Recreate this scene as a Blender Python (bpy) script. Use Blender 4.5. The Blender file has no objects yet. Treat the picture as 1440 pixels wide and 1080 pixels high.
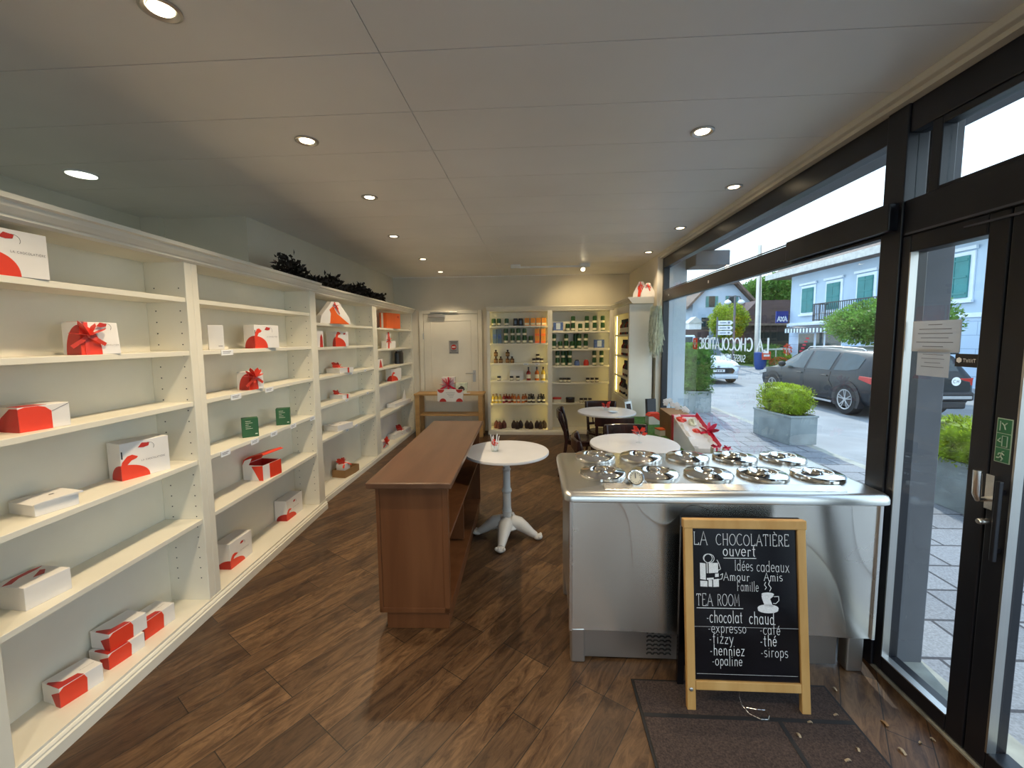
import bpy, bmesh, math, random
from mathutils import Vector, Matrix
import numpy as np
random.seed(7)
PI = math.pi
sc = bpy.context.scene
COL = sc.collection

# ------------------------------------------------------------------ camera
PIT, YAW, ROL = 0.0893, -0.0572, 0.0100
CAMH = 1.6
def cam_axes():
    cx, sx = math.cos(PIT), math.sin(PIT); cy, sy = math.cos(YAW), math.sin(YAW)
    r = Vector((cy, -sy, 0)); f = Vector((sy*cx, cy*cx, -sx)); d = f.cross(r)
    cr, sr = math.cos(ROL), math.sin(ROL)
    return cr*r + sr*d, -sr*r + cr*d, f
_r, _d, _f = cam_axes()
cd = bpy.data.cameras.new('camera'); cam = bpy.data.objects.new('camera', cd); COL.objects.link(cam)
cam.matrix_world = Matrix(((_r.x, -_d.x, -_f.x, 0), (_r.y, -_d.y, -_f.y, 0), (_r.z, -_d.z, -_f.z, CAMH), (0, 0, 0, 1)))
cd.sensor_width = 36; cd.lens = 590/1440*36; cd.shift_y = -11.25/1440; cd.clip_start = 0.02; cd.clip_end = 400
sc.camera = cam

# ------------------------------------------------------------------ light
sc.view_settings.view_transform = 'Standard'; sc.view_settings.look = 'None'
sc.view_settings.gamma = 1; sc.view_settings.use_curve_mapping = False
sc.view_settings.exposure = 0.1
sc.cycles.max_bounces = 10; sc.cycles.diffuse_bounces = 5; sc.cycles.glossy_bounces = 4
sc.cycles.transparent_max_bounces = 24; sc.cycles.transmission_bounces = 8
sc.cycles.caustics_reflective = False; sc.cycles.caustics_refractive = False
sc.cycles.sample_clamp_indirect = 4.0
W = bpy.data.worlds.new('sky'); sc.world = W; W.use_nodes = True
nt = W.node_tree; nt.nodes.clear()
o_ = nt.nodes.new('ShaderNodeOutputWorld'); bg = nt.nodes.new('ShaderNodeBackground')
tc = nt.nodes.new('ShaderNodeTexCoord'); sp = nt.nodes.new('ShaderNodeSeparateXYZ'); cr_ = nt.nodes.new('ShaderNodeValToRGB')
cr_.color_ramp.elements[0].position = 0.0; cr_.color_ramp.elements[0].color = (0.90, 1.0, 1.04, 1)
cr_.color_ramp.elements[1].position = 0.75; cr_.color_ramp.elements[1].color = (0.55, 0.74, 1.0, 1)
nt.links.new(tc.outputs['Generated'], sp.inputs[0]); nt.links.new(sp.outputs['Z'], cr_.inputs[0])
nt.links.new(cr_.outputs[0], bg.inputs[0]); nt.links.new(bg.outputs[0], o_.inputs[0])
bg.inputs[1].default_value = 2.3
SUND = Vector((-0.25, -1.2, -1.0)).normalized()
sd = bpy.data.lights.new('sun', 'SUN'); sd.energy = 3.7; sd.angle = math.radians(0.6); sd.color = (1.0, 0.95, 0.86)
so = bpy.data.objects.new('sun', sd); COL.objects.link(so); so.rotation_euler = SUND.to_track_quat('-Z', 'Y').to_euler()
SPOT_W = 50.0

# ------------------------------------------------------------------ materials
MATS = {}
def new_mat(name):
    m = bpy.data.materials.new(name); m.use_nodes = True
    b = m.node_tree.nodes['Principled BSDF']
    return m, m.node_tree, b
def pmat(name, col, rough=0.5, metal=0.0, var=0.06, vscale=6.0, bump=0.0, bscale=60.0, spec=0.5, emit=None, estr=0, stretch=None, coat=0):
    if name in MATS: return MATS[name]
    m, t, b = new_mat(name); N, L = t.nodes, t.links
    co = N.new('ShaderNodeTexCoord'); vec = co.outputs['Object']
    if stretch:
        mp = N.new('ShaderNodeMapping'); mp.inputs['Scale'].default_value = stretch; L.new(vec, mp.inputs[0]); vec = mp.outputs[0]
    nz = N.new('ShaderNodeTexNoise'); nz.inputs['Scale'].default_value = vscale; nz.inputs['Detail'].default_value = 4
    L.new(vec, nz.inputs['Vector'])
    rp = N.new('ShaderNodeValToRGB')
    c0 = [max(0, c*(1-var*1.6)) for c in col]; c1 = [min(1, c*(1+var*1.6)) for c in col]
    rp.color_ramp.elements[0].position = .3; rp.color_ramp.elements[1].position = .7
    rp.color_ramp.elements[0].color = (*c0, 1); rp.color_ramp.elements[1].color = (*c1, 1)
    L.new(nz.outputs['Fac'], rp.inputs[0]); L.new(rp.outputs[0], b.inputs['Base Color'])
    b.inputs['Roughness'].default_value = rough; b.inputs['Metallic'].default_value = metal
    b.inputs['Specular IOR Level'].default_value = spec
    if coat: b.inputs['Coat Weight'].default_value = coat
    if bump:
        n2 = N.new('ShaderNodeTexNoise'); n2.inputs['Scale'].default_value = bscale; n2.inputs['Detail'].default_value = 3
        L.new(vec, n2.inputs['Vector'])
        bp = N.new('ShaderNodeBump'); bp.inputs['Strength'].default_value = bump; bp.inputs['Distance'].default_value = .01
        L.new(n2.outputs['Fac'], bp.inputs['Height']); L.new(bp.outputs[0], b.inputs['Normal'])
    if emit:
        b.inputs['Emission Color'].default_value = (*emit, 1); b.inputs['Emission Strength'].default_value = estr
    MATS[name] = m; return m
def thin_mat(name, col, trans=.5, rough=.6, var=.1, vscale=5.0):
    m = pmat(name, col, rough, var=var, vscale=vscale); t = m.node_tree; N, L = t.nodes, t.links
    b = N['Principled BSDF']; o = [n for n in N if n.type == 'OUTPUT_MATERIAL'][0]
    tl = N.new('ShaderNodeBsdfTranslucent'); mx = N.new('ShaderNodeMixShader'); mx.inputs[0].default_value = trans
    src = b.inputs['Base Color'].links[0].from_socket; L.new(src, tl.inputs[0])
    L.new(b.outputs[0], mx.inputs[1]); L.new(tl.outputs[0], mx.inputs[2]); L.new(mx.outputs[0], o.inputs[0]); return m
def wood_mat(name, c0, c1, rough=.4, along='z', scale=14.0, coat=0.0):
    m, t, b = new_mat(name); N, L = t.nodes, t.links
    co = N.new('ShaderNodeTexCoord'); mp = N.new('ShaderNodeMapping')
    s = {'x': (.12, 1, 1), 'y': (1, .12, 1), 'z': (1, 1, .12)}[along]
    mp.inputs['Scale'].default_value = s; L.new(co.outputs['Object'], mp.inputs[0])
    nz = N.new('ShaderNodeTexNoise'); nz.inputs['Scale'].default_value = scale; nz.inputs['Detail'].default_value = 6; nz.inputs['Distortion'].default_value = .6
    L.new(mp.outputs[0], nz.inputs['Vector'])
    rp = N.new('ShaderNodeValToRGB'); rp.color_ramp.elements[0].position = .32; rp.color_ramp.elements[1].position = .68
    rp.color_ramp.elements[0].color = (*c0, 1); rp.color_ramp.elements[1].color = (*c1, 1)
    L.new(nz.outputs['Fac'], rp.inputs[0]); L.new(rp.outputs[0], b.inputs['Base Color'])
    b.inputs['Roughness'].default_value = rough
    b.inputs['Coat Weight'].default_value = coat; b.inputs['Specular IOR Level'].default_value = .3
    bp = N.new('ShaderNodeBump'); bp.inputs['Strength'].default_value = .08; bp.inputs['Distance'].default_value = .004
    L.new(nz.outputs['Fac'], bp.inputs['Height']); L.new(bp.outputs[0], b.inputs['Normal'])
    MATS[name] = m; return m
def tile_mat(name, c1, c2, cm, bw, rh, mortar, rot=0.0, offset=.5, freq=2, rough=.5, grain=0.0, gcol=(.05, .03, .02), bump=.3, speck=0.0, shift=(0, 0), upright=False):
    m, t, b = new_mat(name); N, L = t.nodes, t.links
    co = N.new('ShaderNodeTexCoord'); mp = N.new('ShaderNodeMapping'); mp.vector_type = 'POINT'
    mp.inputs['Rotation'].default_value = (0, 0, -rot); mp.inputs['Location'].default_value = (shift[0], shift[1], 0)
    if upright:   # a wall that runs along y: rows climb with z
        sx_n = N.new('ShaderNodeSeparateXYZ'); cb = N.new('ShaderNodeCombineXYZ'); L.new(co.outputs['Object'], sx_n.inputs[0])
        L.new(sx_n.outputs['Y'], cb.inputs['X']); L.new(sx_n.outputs['Z'], cb.inputs['Y']); L.new(cb.outputs[0], mp.inputs[0])
    else: L.new(co.outputs['Object'], mp.inputs[0])
    br = N.new('ShaderNodeTexBrick'); br.offset = offset; br.offset_frequency = freq; br.squash = 1
    br.inputs['Scale'].default_value = 1; br.inputs['Brick Width'].default_value = bw; br.inputs['Row Height'].default_value = rh
    br.inputs['Mortar Size'].default_value = mortar; br.inputs['Mortar Smooth'].default_value = .2; br.inputs['Bias'].default_value = 0
    br.inputs['Color1'].default_value = (*c1, 1); br.inputs['Color2'].default_value = (*c2, 1); br.inputs['Mortar'].default_value = (*cm, 1)
    L.new(mp.outputs[0], br.inputs['Vector'])
    col = br.outputs['Color']
    if grain:
        m2 = N.new('ShaderNodeMapping'); m2.inputs['Scale'].default_value = (2.2, 10, 1); L.new(mp.outputs[0], m2.inputs[0])
        nz = N.new('ShaderNodeTexNoise'); nz.inputs['Scale'].default_value = 2.4; nz.inputs['Detail'].default_value = 9; nz.inputs['Roughness'].default_value = .72; nz.inputs['Distortion'].default_value = 1.1
        L.new(m2.outputs[0], nz.inputs['Vector'])
        rp = N.new('ShaderNodeValToRGB'); rp.color_ramp.elements[0].position = .38; rp.color_ramp.elements[1].position = .62
        rp.color_ramp.elements[0].color = (*gcol, 1); rp.color_ramp.elements[1].color = (1, 1, 1, 1)
        L.new(nz.outputs['Fac'], rp.inputs[0])
        mx = N.new('ShaderNodeMixRGB'); mx.blend_type = 'MULTIPLY'; mx.inputs[0].default_value = grain
        L.new(col, mx.inputs[1]); L.new(rp.outputs[0], mx.inputs[2]); col = mx.outputs[0]
    if speck:
        n3 = N.new('ShaderNodeTexNoise'); n3.inputs['Scale'].default_value = 90; n3.inputs['Detail'].default_value = 5
        L.new(co.outputs['Object'], n3.inputs['Vector'])
        r3 = N.new('ShaderNodeValToRGB'); r3.color_ramp.elements[0].position = .35; r3.color_ramp.elements[1].position = .65
        r3.color_ramp.elements[0].color = (.55, .55, .55, 1); r3.color_ramp.elements[1].color = (1.3, 1.3, 1.3, 1)
        L.new(n3.outputs['Fac'], r3.inputs[0])
        mx = N.new('ShaderNodeMixRGB'); mx.blend_type = 'MULTIPLY'; mx.inputs[0].default_value = speck
        L.new(col, mx.inputs[1]); L.new(r3.outputs[0], mx.inputs[2]); col = mx.outputs[0]
    L.new(col, b.inputs['Base Color']); b.inputs['Roughness'].default_value = rough
    bp = N.new('ShaderNodeBump'); bp.inputs['Strength'].default_value = bump; bp.inputs['Distance'].default_value = .003; bp.invert = True
    L.new(br.outputs['Fac'], bp.inputs['Height']); L.new(bp.outputs[0], b.inputs['Normal'])
    MATS[name] = m; return m
def glass_mat(name, tint=(.93, .97, .98), rough=0.0, ior=1.45, dark=0.0):
    m = bpy.data.materials.new(name); m.use_nodes = True; t = m.node_tree; t.nodes.clear(); N, L = t.nodes, t.links
    o = N.new('ShaderNodeOutputMaterial'); mx = N.new('ShaderNodeMixShader'); tr = N.new('ShaderNodeBsdfTransparent'); gl = N.new('ShaderNodeBsdfGlossy'); fr = N.new('ShaderNodeFresnel')
    fr.inputs['IOR'].default_value = ior; tr.inputs[0].default_value = (*tint, 1); gl.inputs[0].default_value = (1, 1, 1, 1); gl.inputs['Roughness'].default_value = rough
    nz = N.new('ShaderNodeTexNoise'); nz.inputs['Scale'].default_value = .7
    bp = N.new('ShaderNodeBump'); bp.inputs['Strength'].default_value = .02; L.new(nz.outputs['Fac'], bp.inputs['Height']); L.new(bp.outputs[0], gl.inputs['Normal'])
    ge = N.new('ShaderNodeNewGeometry'); ma = N.new('ShaderNodeMath'); ma.operation = 'MULTIPLY'; inv = N.new('ShaderNodeMath'); inv.operation = 'SUBTRACT'; inv.inputs[0].default_value = 1.0
    L.new(ge.outputs['Backfacing'], inv.inputs[1]); L.new(inv.outputs[0], ma.inputs[0]); L.new(fr.outputs[0], ma.inputs[1])   # the far face of a pane only lets light out
    L.new(ma.outputs[0], mx.inputs[0]); L.new(tr.outputs[0], mx.inputs[1]); L.new(gl.outputs[0], mx.inputs[2]); L.new(mx.outputs[0], o.inputs[0])
    MATS[name] = m; return m
def steel_mat(name, col, rough, bump, bscale, stretch=(1, 1, 1), rvar=.1, bdist=.02):
    m, t, b = new_mat(name); N, L = t.nodes, t.links
    co = N.new('ShaderNodeTexCoord'); mp = N.new('ShaderNodeMapping'); mp.inputs['Scale'].default_value = stretch; L.new(co.outputs['Object'], mp.inputs[0])
    nz = N.new('ShaderNodeTexNoise'); nz.inputs['Scale'].default_value = bscale; nz.inputs['Detail'].default_value = 2; L.new(mp.outputs[0], nz.inputs['Vector'])
    bp = N.new('ShaderNodeBump'); bp.inputs['Strength'].default_value = bump; bp.inputs['Distance'].default_value = bdist
    L.new(nz.outputs['Fac'], bp.inputs['Height']); L.new(bp.outputs[0], b.inputs['Normal'])
    n2 = N.new('ShaderNodeTexNoise'); n2.inputs['Scale'].default_value = 3; n2.inputs['Detail'].default_value = 6; L.new(co.outputs['Object'], n2.inputs['Vector'])
    mr = N.new('ShaderNodeMapRange'); mr.inputs[3].default_value = max(0.02, rough-rvar); mr.inputs[4].default_value = rough+rvar
    L.new(n2.outputs['Fac'], mr.inputs[0]); L.new(mr.outputs[0], b.inputs['Roughness'])
    b.inputs['Base Color'].default_value = (*col, 1); b.inputs['Metallic'].default_value = 1
    MATS[name] = m; return m

M_white = pmat('white_cabinet_paint', (.82, .78, .665), .45, var=.03, vscale=3)
M_wall = pmat('wall_paint', (.74, .69, .58), .8, var=.03, vscale=2, bump=.05, bscale=90)
M_ceil = pmat('ceiling_panel', (.88, .86, .81), .42, var=.03, vscale=1.2)
M_black = pmat('black_recess', (.02, .02, .02), .8)
M_floor = tile_mat('wood_plank_floor', (.088, .046, .022), (.200, .112, .053), (.032, .020, .012), .82, .142, .0022, rot=math.radians(57), offset=.37, freq=3, rough=.42, grain=.95, gcol=(.26, .20, .16), bump=.35)
M_frame = pmat('anthracite_frame', (.011, .012, .018), .34, var=.1)
M_glass = glass_mat('window_glass')
M_vinyl = thin_mat('white_vinyl', (1, 1, 1), .75, var=0)
M_clear = glass_mat('clear_drinking_glass', (.95, .97, .97), ior=1.5)
M_box = pmat('white_card', (.82, .79, .76), .5, var=.02)
M_red = pmat('red_print', (.78, .055, .022), .45, var=.04)
M_redd = pmat('dark_red_and_shaded_print', (.50, .03, .02), .45, var=.04)  # dark red ink; on box ends it also stands for shade
M_orange = pmat('orange_card', (.80, .13, .02), .45, var=.04)
M_ink = pmat('grey_ink', (.16, .15, .16), .6)
M_ribbon = pmat('red_satin_ribbon', (.72, .06, .035), .3, var=.08, vscale=20)
M_crim = pmat('crimson_ribbon', (.62, .015, .06), .35, var=.08, vscale=20)
M_green = pmat('green_card', (.022, .11, .035), .45, var=.06)
M_tin = pmat('dark_green_tin', (.02, .075, .02), .35, var=.2, vscale=30)
M_lab = pmat('cream_label', (.75, .70, .56), .6)
M_dark = pmat('black_tin', (.012, .012, .018), .35, var=.2)
M_blue = pmat('blue_box', (.09, .16, .42), .5, var=.25, vscale=25)
M_slate = pmat('slate_blue_box', (.13, .19, .27), .5, var=.06)
M_obox = pmat('amber_box', (.80, .30, .03), .5, var=.12, vscale=12)
M_brown = wood_mat('stained_counter_wood', (.120, .043, .015), (.180, .072, .028), .45, 'z', 9, 0)
M_browntop = wood_mat('stained_counter_top_wood', (.105, .052, .030), (.150, .078, .046), .33, 'y', 9, .1)
M_oak = wood_mat('honey_oak', (.42, .24, .09), (.56, .34, .14), .45, 'x', 10)
M_pine = wood_mat('pine_board_frame', (.55, .30, .09), (.68, .42, .16), .5, 'z', 12)
M_chair = wood_mat('dark_bentwood', (.022, .010, .009), (.045, .018, .014), .25, 'z', 12, .3)
M_table = pmat('white_table_top', (.70, .70, .72), .32, var=.02)
M_castw = pmat('white_cast_iron', (.72, .70, .66), .4, var=.05, bump=.15, bscale=50)
M_steel = steel_mat('brushed_steel', (.86, .84, .80), .27, .45, 3.2, (1.5, 1, .7), .08, .03)
M_steelf = steel_mat('front_sheet_steel', (.80, .77, .71), .27, 0.0, 60, rvar=.015)
_n = M_steelf.node_tree.nodes; _b = _n['Principled BSDF']; _tg = _n.new('ShaderNodeTangent'); _tg.direction_type = 'RADIAL'; _tg.axis = 'Z'
M_steelf.node_tree.links.new(_tg.outputs[0], _b.inputs['Tangent']); _b.inputs['Anisotropic'].default_value = .72; _b.inputs['Anisotropic Rotation'].default_value = .25
M_steeltop = steel_mat('satin_steel_top', (.74, .74, .72), .30, .05, 3, rvar=.05)
M_chrome = steel_mat('polished_chrome', (.82, .80, .76), .07, .02, 8, rvar=.02)
M_steelp = steel_mat('dull_steel', (.55, .54, .52), .38, .1, 5)
M_board = pmat('blackboard', (.006, .006, .009), .18, var=.3)
M_chalk = pmat('white_chalk', (.93, .93, .95), .9, var=.15, vscale=300)
M_mat = pmat('brown_carpet_mat', (.060, .040, .034), .95, var=.35, vscale=160, bump=.5, bscale=400)
M_matr = pmat('black_rubber_edge', (.012, .012, .014), .7)
M_turf = pmat('green_turf', (.055, .16, .025), .9, var=.4, vscale=60, bump=.6, bscale=200)
M_leafd = pmat('dark_dry_leaf', (.022, .016, .012), .7, var=.4, vscale=30)
M_leaf = thin_mat('hedge_leaf', (.10, .22, .035), .4, .55, .4, 9)
M_leafy = thin_mat('yellow_green_leaf', (.32, .42, .03), .4, .55, .4, 9)
M_leaft = thin_mat('tree_leaf', (.16, .30, .06), .4, .55, .4, 3)
M_moss = pmat('pale_moss', (.66, .70, .55), .9, var=.15, vscale=20)
M_petal = thin_mat('white_petal', (.92, .90, .88), .5, .5, .03)
M_conc = pmat('planter_concrete', (.30, .34, .35), .8, var=.12, vscale=4, bump=.1)
M_pave = tile_mat('paving_slabs', (.205, .212, .235), (.265, .272, .295), (.05, .05, .06), .45, .30, .010, rot=0, rough=.85, speck=.5, bump=.4)
M_road = pmat('asphalt_road', (.275, .283, .295), .9, var=.10, vscale=1.5, bump=.15, bscale=120)
M_kerb = pmat('kerb_stone', (.33, .33, .29), .85, var=.15, vscale=8)
M_ext = pmat('pale_blue_render', (.62, .72, .82), .85, var=.03, vscale=3)
M_hwall = pmat('house_render', (.46, .59, .74), .85, var=.04, vscale=1)
M_hbase = tile_mat('house_base_blocks', (.46, .61, .80), (.50, .64, .82), (.30, .42, .60), 1.0, .42, .012, rough=.85, upright=True)
M_htrim = pmat('house_trim', (.74, .84, .94), .8, var=.03)
M_shut = pmat('teal_shutter', (.045, .23, .24), .6, var=.08, vscale=3)
M_roof = pmat('brown_roof_tiles', (.17, .12, .10), .85, var=.2, vscale=5)
M_rooflt = pmat('pale_roof_edge', (.55, .55, .53), .7, var=.1)
M_iron = pmat('black_iron', (.025, .025, .03), .5)
M_barn = pmat('dark_barn_boards', (.095, .058, .062), .8, var=.12, stretch=(1, 1, 8), vscale=1.5)
M_suv = pmat('grey_car_paint', (.018, .023, .030), .28, metal=.1, var=.05, spec=.35, coat=.0)
M_wcar = pmat('white_car_paint', (.66, .72, .80), .22, metal=.1, var=.02, coat=.6)
M_cglass = pmat('car_glass', (.035, .055, .065), .05, var=.1, spec=.5)
M_tyre = pmat('tyre_rubber', (.014, .014, .016), .75)
M_alloy = pmat('alloy_wheel', (.42, .43, .45), .35, metal=.6)
M_tail = pmat('tail_light', (.50, .02, .02), .2, var=.2)
M_plast = pmat('black_plastic', (.022, .022, .026), .55)
M_white_p = pmat('white_plastic', (.82, .82, .80), .4)
M_bin = pmat('blue_bin_plastic', (.012, .06, .26), .5)
M_exitg = pmat('exit_green', (.03, .16, .075), .5)
M_exitw = pmat('exit_pale', (.42, .55, .45), .5)
M_paper = thin_mat('paper_sheet', (.62, .62, .62), .55, .8, .03)
M_kraft = pmat('brown_kraft_card', (.30, .17, .07), .7, var=.06)
M_choc = pmat('dark_chocolate', (.03, .014, .012), .5, var=.5, vscale=60)
M_chocr = pmat('red_chocolate', (.11, .025, .022), .5, var=.5, vscale=60)
M_amber = pmat('amber_bottle', (.14, .065, .022), .2, var=.2)
M_yel = pmat('yellow_syrup', (.55, .40, .05), .15, var=.2)
M_rsyr = pmat('red_syrup', (.22, .012, .012), .15, var=.2)
M_osyr = pmat('orange_syrup', (.50, .12, .012), .15, var=.2)
M_dsyr = pmat('dark_syrup', (.05, .045, .04), .15, var=.3)
M_cork = pmat('cork_cap', (.30, .19, .09), .7)
M_lamp = pmat('warm_lamp_lens', (1, .9, .7), .4, emit=(1.0, .80, .50), estr=14)
M_lampc = pmat('cool_lamp_lens', (1, 1, .9), .4, emit=(.93, 1.0, .80), estr=5)
M_led = pmat('led_strip', (1, .9, .5), .4, emit=(1.0, .78, .25), estr=12)
M_soffit = pmat('soffit_grey', (.13, .135, .15), .7)
M_sky_hill = pmat('wooded_hill', (.05, .085, .07), .9, var=.3, vscale=.5)
M_grass = pmat('verge_grass', (.14, .20, .04), .9, var=.2)
M_signb = pmat('sign_blue', (.008, .02, .22), .4)
M_signw = pmat('sign_white', (.85, .87, .9), .5)
M_signo = pmat('sign_orange', (.70, .09, .03), .5)

# ------------------------------------------------------------------ mesh helpers
class MB:
    def __init__(s): s.v = []; s.f = []
    def add(s, vs, fs):
        n = len(s.v); s.v += [tuple(p) for p in vs]; s.f += [tuple(i+n for i in f) for f in fs]; return s
    def box(s, x0, x1, y0, y1, z0, z1):
        if x0 > x1: x0, x1 = x1, x0
        if y0 > y1: y0, y1 = y1, y0
        if z0 > z1: z0, z1 = z1, z0
        return s.add([(x0,y0,z0),(x1,y0,z0),(x1,y1,z0),(x0,y1,z0),(x0,y0,z1),(x1,y0,z1),(x1,y1,z1),(x0,y1,z1)],
                     [(0,3,2,1),(4,5,6,7),(0,1,5,4),(1,2,6,5),(2,3,7,6),(3,0,4,7)])
    def prism(s, poly, a, b, axis='y'):
        """poly is in the two other axes (xz for y, yz for x, xy for z)"""
        n = len(poly)
        ar = sum(poly[i][0]*poly[(i+1) % n][1]-poly[(i+1) % n][0]*poly[i][1] for i in range(n))
        if ar < 0: poly = poly[::-1]
        def P(p, t): return {'y': (p[0], t, p[1]), 'x': (t, p[0], p[1]), 'z': (p[0], p[1], t)}[axis]
        lo, hi = min(a, b), max(a, b)
        vs = [P(p, lo) for p in poly]+[P(p, hi) for p in poly]
        f = [tuple(range(n))[::-1], tuple(range(n, 2*n))]+[(i, (i+1) % n, n+(i+1) % n, n+i) for i in range(n)]
        if axis == 'y': f = [q[::-1] for q in f]
        return s.add(vs, f)
    def lathe(s, prof, seg=24, c=(0, 0, 0), sx=1, sy=1, cap=True):
        vs = []; fs = []; n = len(prof)
        for k in range(seg):
            a = 2*PI*k/seg
            for r, z in prof: vs.append((c[0]+r*sx*math.cos(a), c[1]+r*sy*math.sin(a), c[2]+z))
        for k in range(seg):
            k2 = (k+1) % seg
            for i in range(n-1):
                fs.append((k*n+i, k2*n+i, k2*n+i+1, k*n+i+1))
        s.add(vs, fs); b = len(s.v)-len(vs)
        for i, rev in ((0, True), (n-1, False)):
            if cap and prof[i][0] > 1e-6:
                loop = [b+k*n+i for k in range(seg)]
                s.f.append(tuple(loop[::-1] if rev else loop))
        return s
    def tube(s, pts, r, seg=8, cap=True):
        pts = [Vector(p) for p in pts]; n = len(pts)
        rr = r if isinstance(r, (list, tuple)) else [r]*n
        up = None; b = len(s.v)
        for i, p in enumerate(pts):
            d = (pts[min(i+1, n-1)]-pts[max(i-1, 0)]).normalized()
            if up is None: up = Vector((0, 0, 1)) if abs(d.z) < .9 else Vector((1, 0, 0))
            u = (up-d*up.dot(d)).normalized(); w = d.cross(u); up = u
            for k in range(seg):
                a = 2*PI*k/seg; s.v.append(tuple(p+(u*math.cos(a)+w*math.sin(a))*rr[i]))
        for i in range(n-1):
            for k in range(seg):
                k2 = (k+1) % seg; s.f.append((b+i*seg+k, b+i*seg+k2, b+(i+1)*seg+k2, b+(i+1)*seg+k))
        if cap:
            s.f.append(tuple(b+k for k in range(seg))[::-1]); s.f.append(tuple(b+(n-1)*seg+k for k in range(seg)))
        return s
    def sweep(s, pts, w, t, up=(0, 0, 1)):
        """a flat strap of width w and thickness t along pts"""
        pts = [Vector(p) for p in pts]; n = len(pts); b = len(s.v); up = Vector(up)
        for i, p in enumerate(pts):
            d = (pts[min(i+1, n-1)]-pts[max(i-1, 0)]).normalized()
            sd_ = d.cross(up)
            sd_ = sd_.normalized() if sd_.length > 1e-6 else Vector((1, 0, 0))
            nn = sd_.cross(d).normalized()
            for a, c in ((-1, -1), (1, -1), (1, 1), (-1, 1)): s.v.append(tuple(p+sd_*a*w/2+nn*c*t/2))
        for i in range(n-1):
            for k in range(4):
                k2 = (k+1) % 4; s.f.append((b+i*4+k, b+i*4+k2, b+(i+1)*4+k2, b+(i+1)*4+k))
        s.f.append((b+3, b+2, b+1, b)); e = b+(n-1)*4; s.f.append((e, e+1, e+2, e+3)); return s
    def blob(s, c, r, nu=10, nv=7, jit=0.0, rng=random):
        vs = []; fs = []
        for j in range(nv+1):
            th = PI*j/nv
            for k in range(nu):
                a = 2*PI*k/nu; q = 1+rng.uniform(-jit, jit)
                vs.append((c[0]+r[0]*math.sin(th)*math.cos(a)*q, c[1]+r[1]*math.sin(th)*math.sin(a)*q, c[2]+r[2]*math.cos(th)*q))
        for j in range(nv):
            for k in range(nu):
                k2 = (k+1) % nu; fs.append((j*nu+k, (j+1)*nu+k, (j+1)*nu+k2, j*nu+k2))
        return s.add(vs, fs)
    def poly(s, pts): return s.add(pts, [tuple(range(len(pts)))])
    def xf(s, M):
        s.v = [tuple(M @ Vector(p)) for p in s.v]; return s
    def join(s, o): return s.add(o.v, o.f)

def part(name, mb, mat, parent=None, bevel=0.0, smooth=False, loc=None, rz=None, label=None, seg=2):
    me = bpy.data.meshes.new(name); me.from_pydata(mb.v, [], mb.f); me.validate(); me.update()
    if smooth:
        me.shade_smooth(); me.set_sharp_from_angle(angle=math.radians(38))
    o = bpy.data.objects.new(name, me); COL.objects.link(o); me.materials.append(mat)
    if parent is not None: o.parent = parent
    if loc is not None: o.location = loc
    if rz is not None: o.rotation_euler = (0, 0, rz)
    if bevel:
        b = o.modifiers.new('bevel', 'BEVEL'); b.width = bevel; b.segments = seg; b.limit_method = 'ANGLE'; b.angle_limit = math.radians(40)
        b.harden_normals = False
    if label: o['label'] = label
    return o
def tag(o, label, cat, group=None, kind=None):
    o['label'] = label; o['category'] = cat
    if group: o['group'] = group
    if kind: o['kind'] = kind
    return o
def thing(name, label, cat, loc=(0, 0, 0), rz=0.0, group=None):
    o = bpy.data.objects.new(name, None); COL.objects.link(o); o.empty_display_size = .05
    o.location = loc; o.rotation_euler = (0, 0, rz); return tag(o, label, cat, group)
def struct(name, mb, mat, parent=None, **k):
    o = part(name, mb, mat, parent, **k)
    if parent is None: o['kind'] = 'structure'
    return o
def kids(o): return [c for c in COL.objects if c.parent == o]
def dup(root, loc, rz, label=None, group=None, children=None):
    r = root.copy(); COL.objects.link(r); r.location = loc; r.rotation_euler = (0, 0, rz)
    if label: r['label'] = label
    if group: r['group'] = group
    for ch in (children if children is not None else root.children):
        c = ch.copy(); COL.objects.link(c); c.parent = r
        for g in ch.children:
            d = g.copy(); COL.objects.link(d); d.parent = c
    return r
ORD = ['first', 'second', 'third', 'fourth', 'fifth', 'sixth', 'seventh', 'eighth', 'ninth', 'tenth', 'eleventh', 'twelfth', 'thirteenth', 'fourteenth', 'fifteenth']

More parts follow.
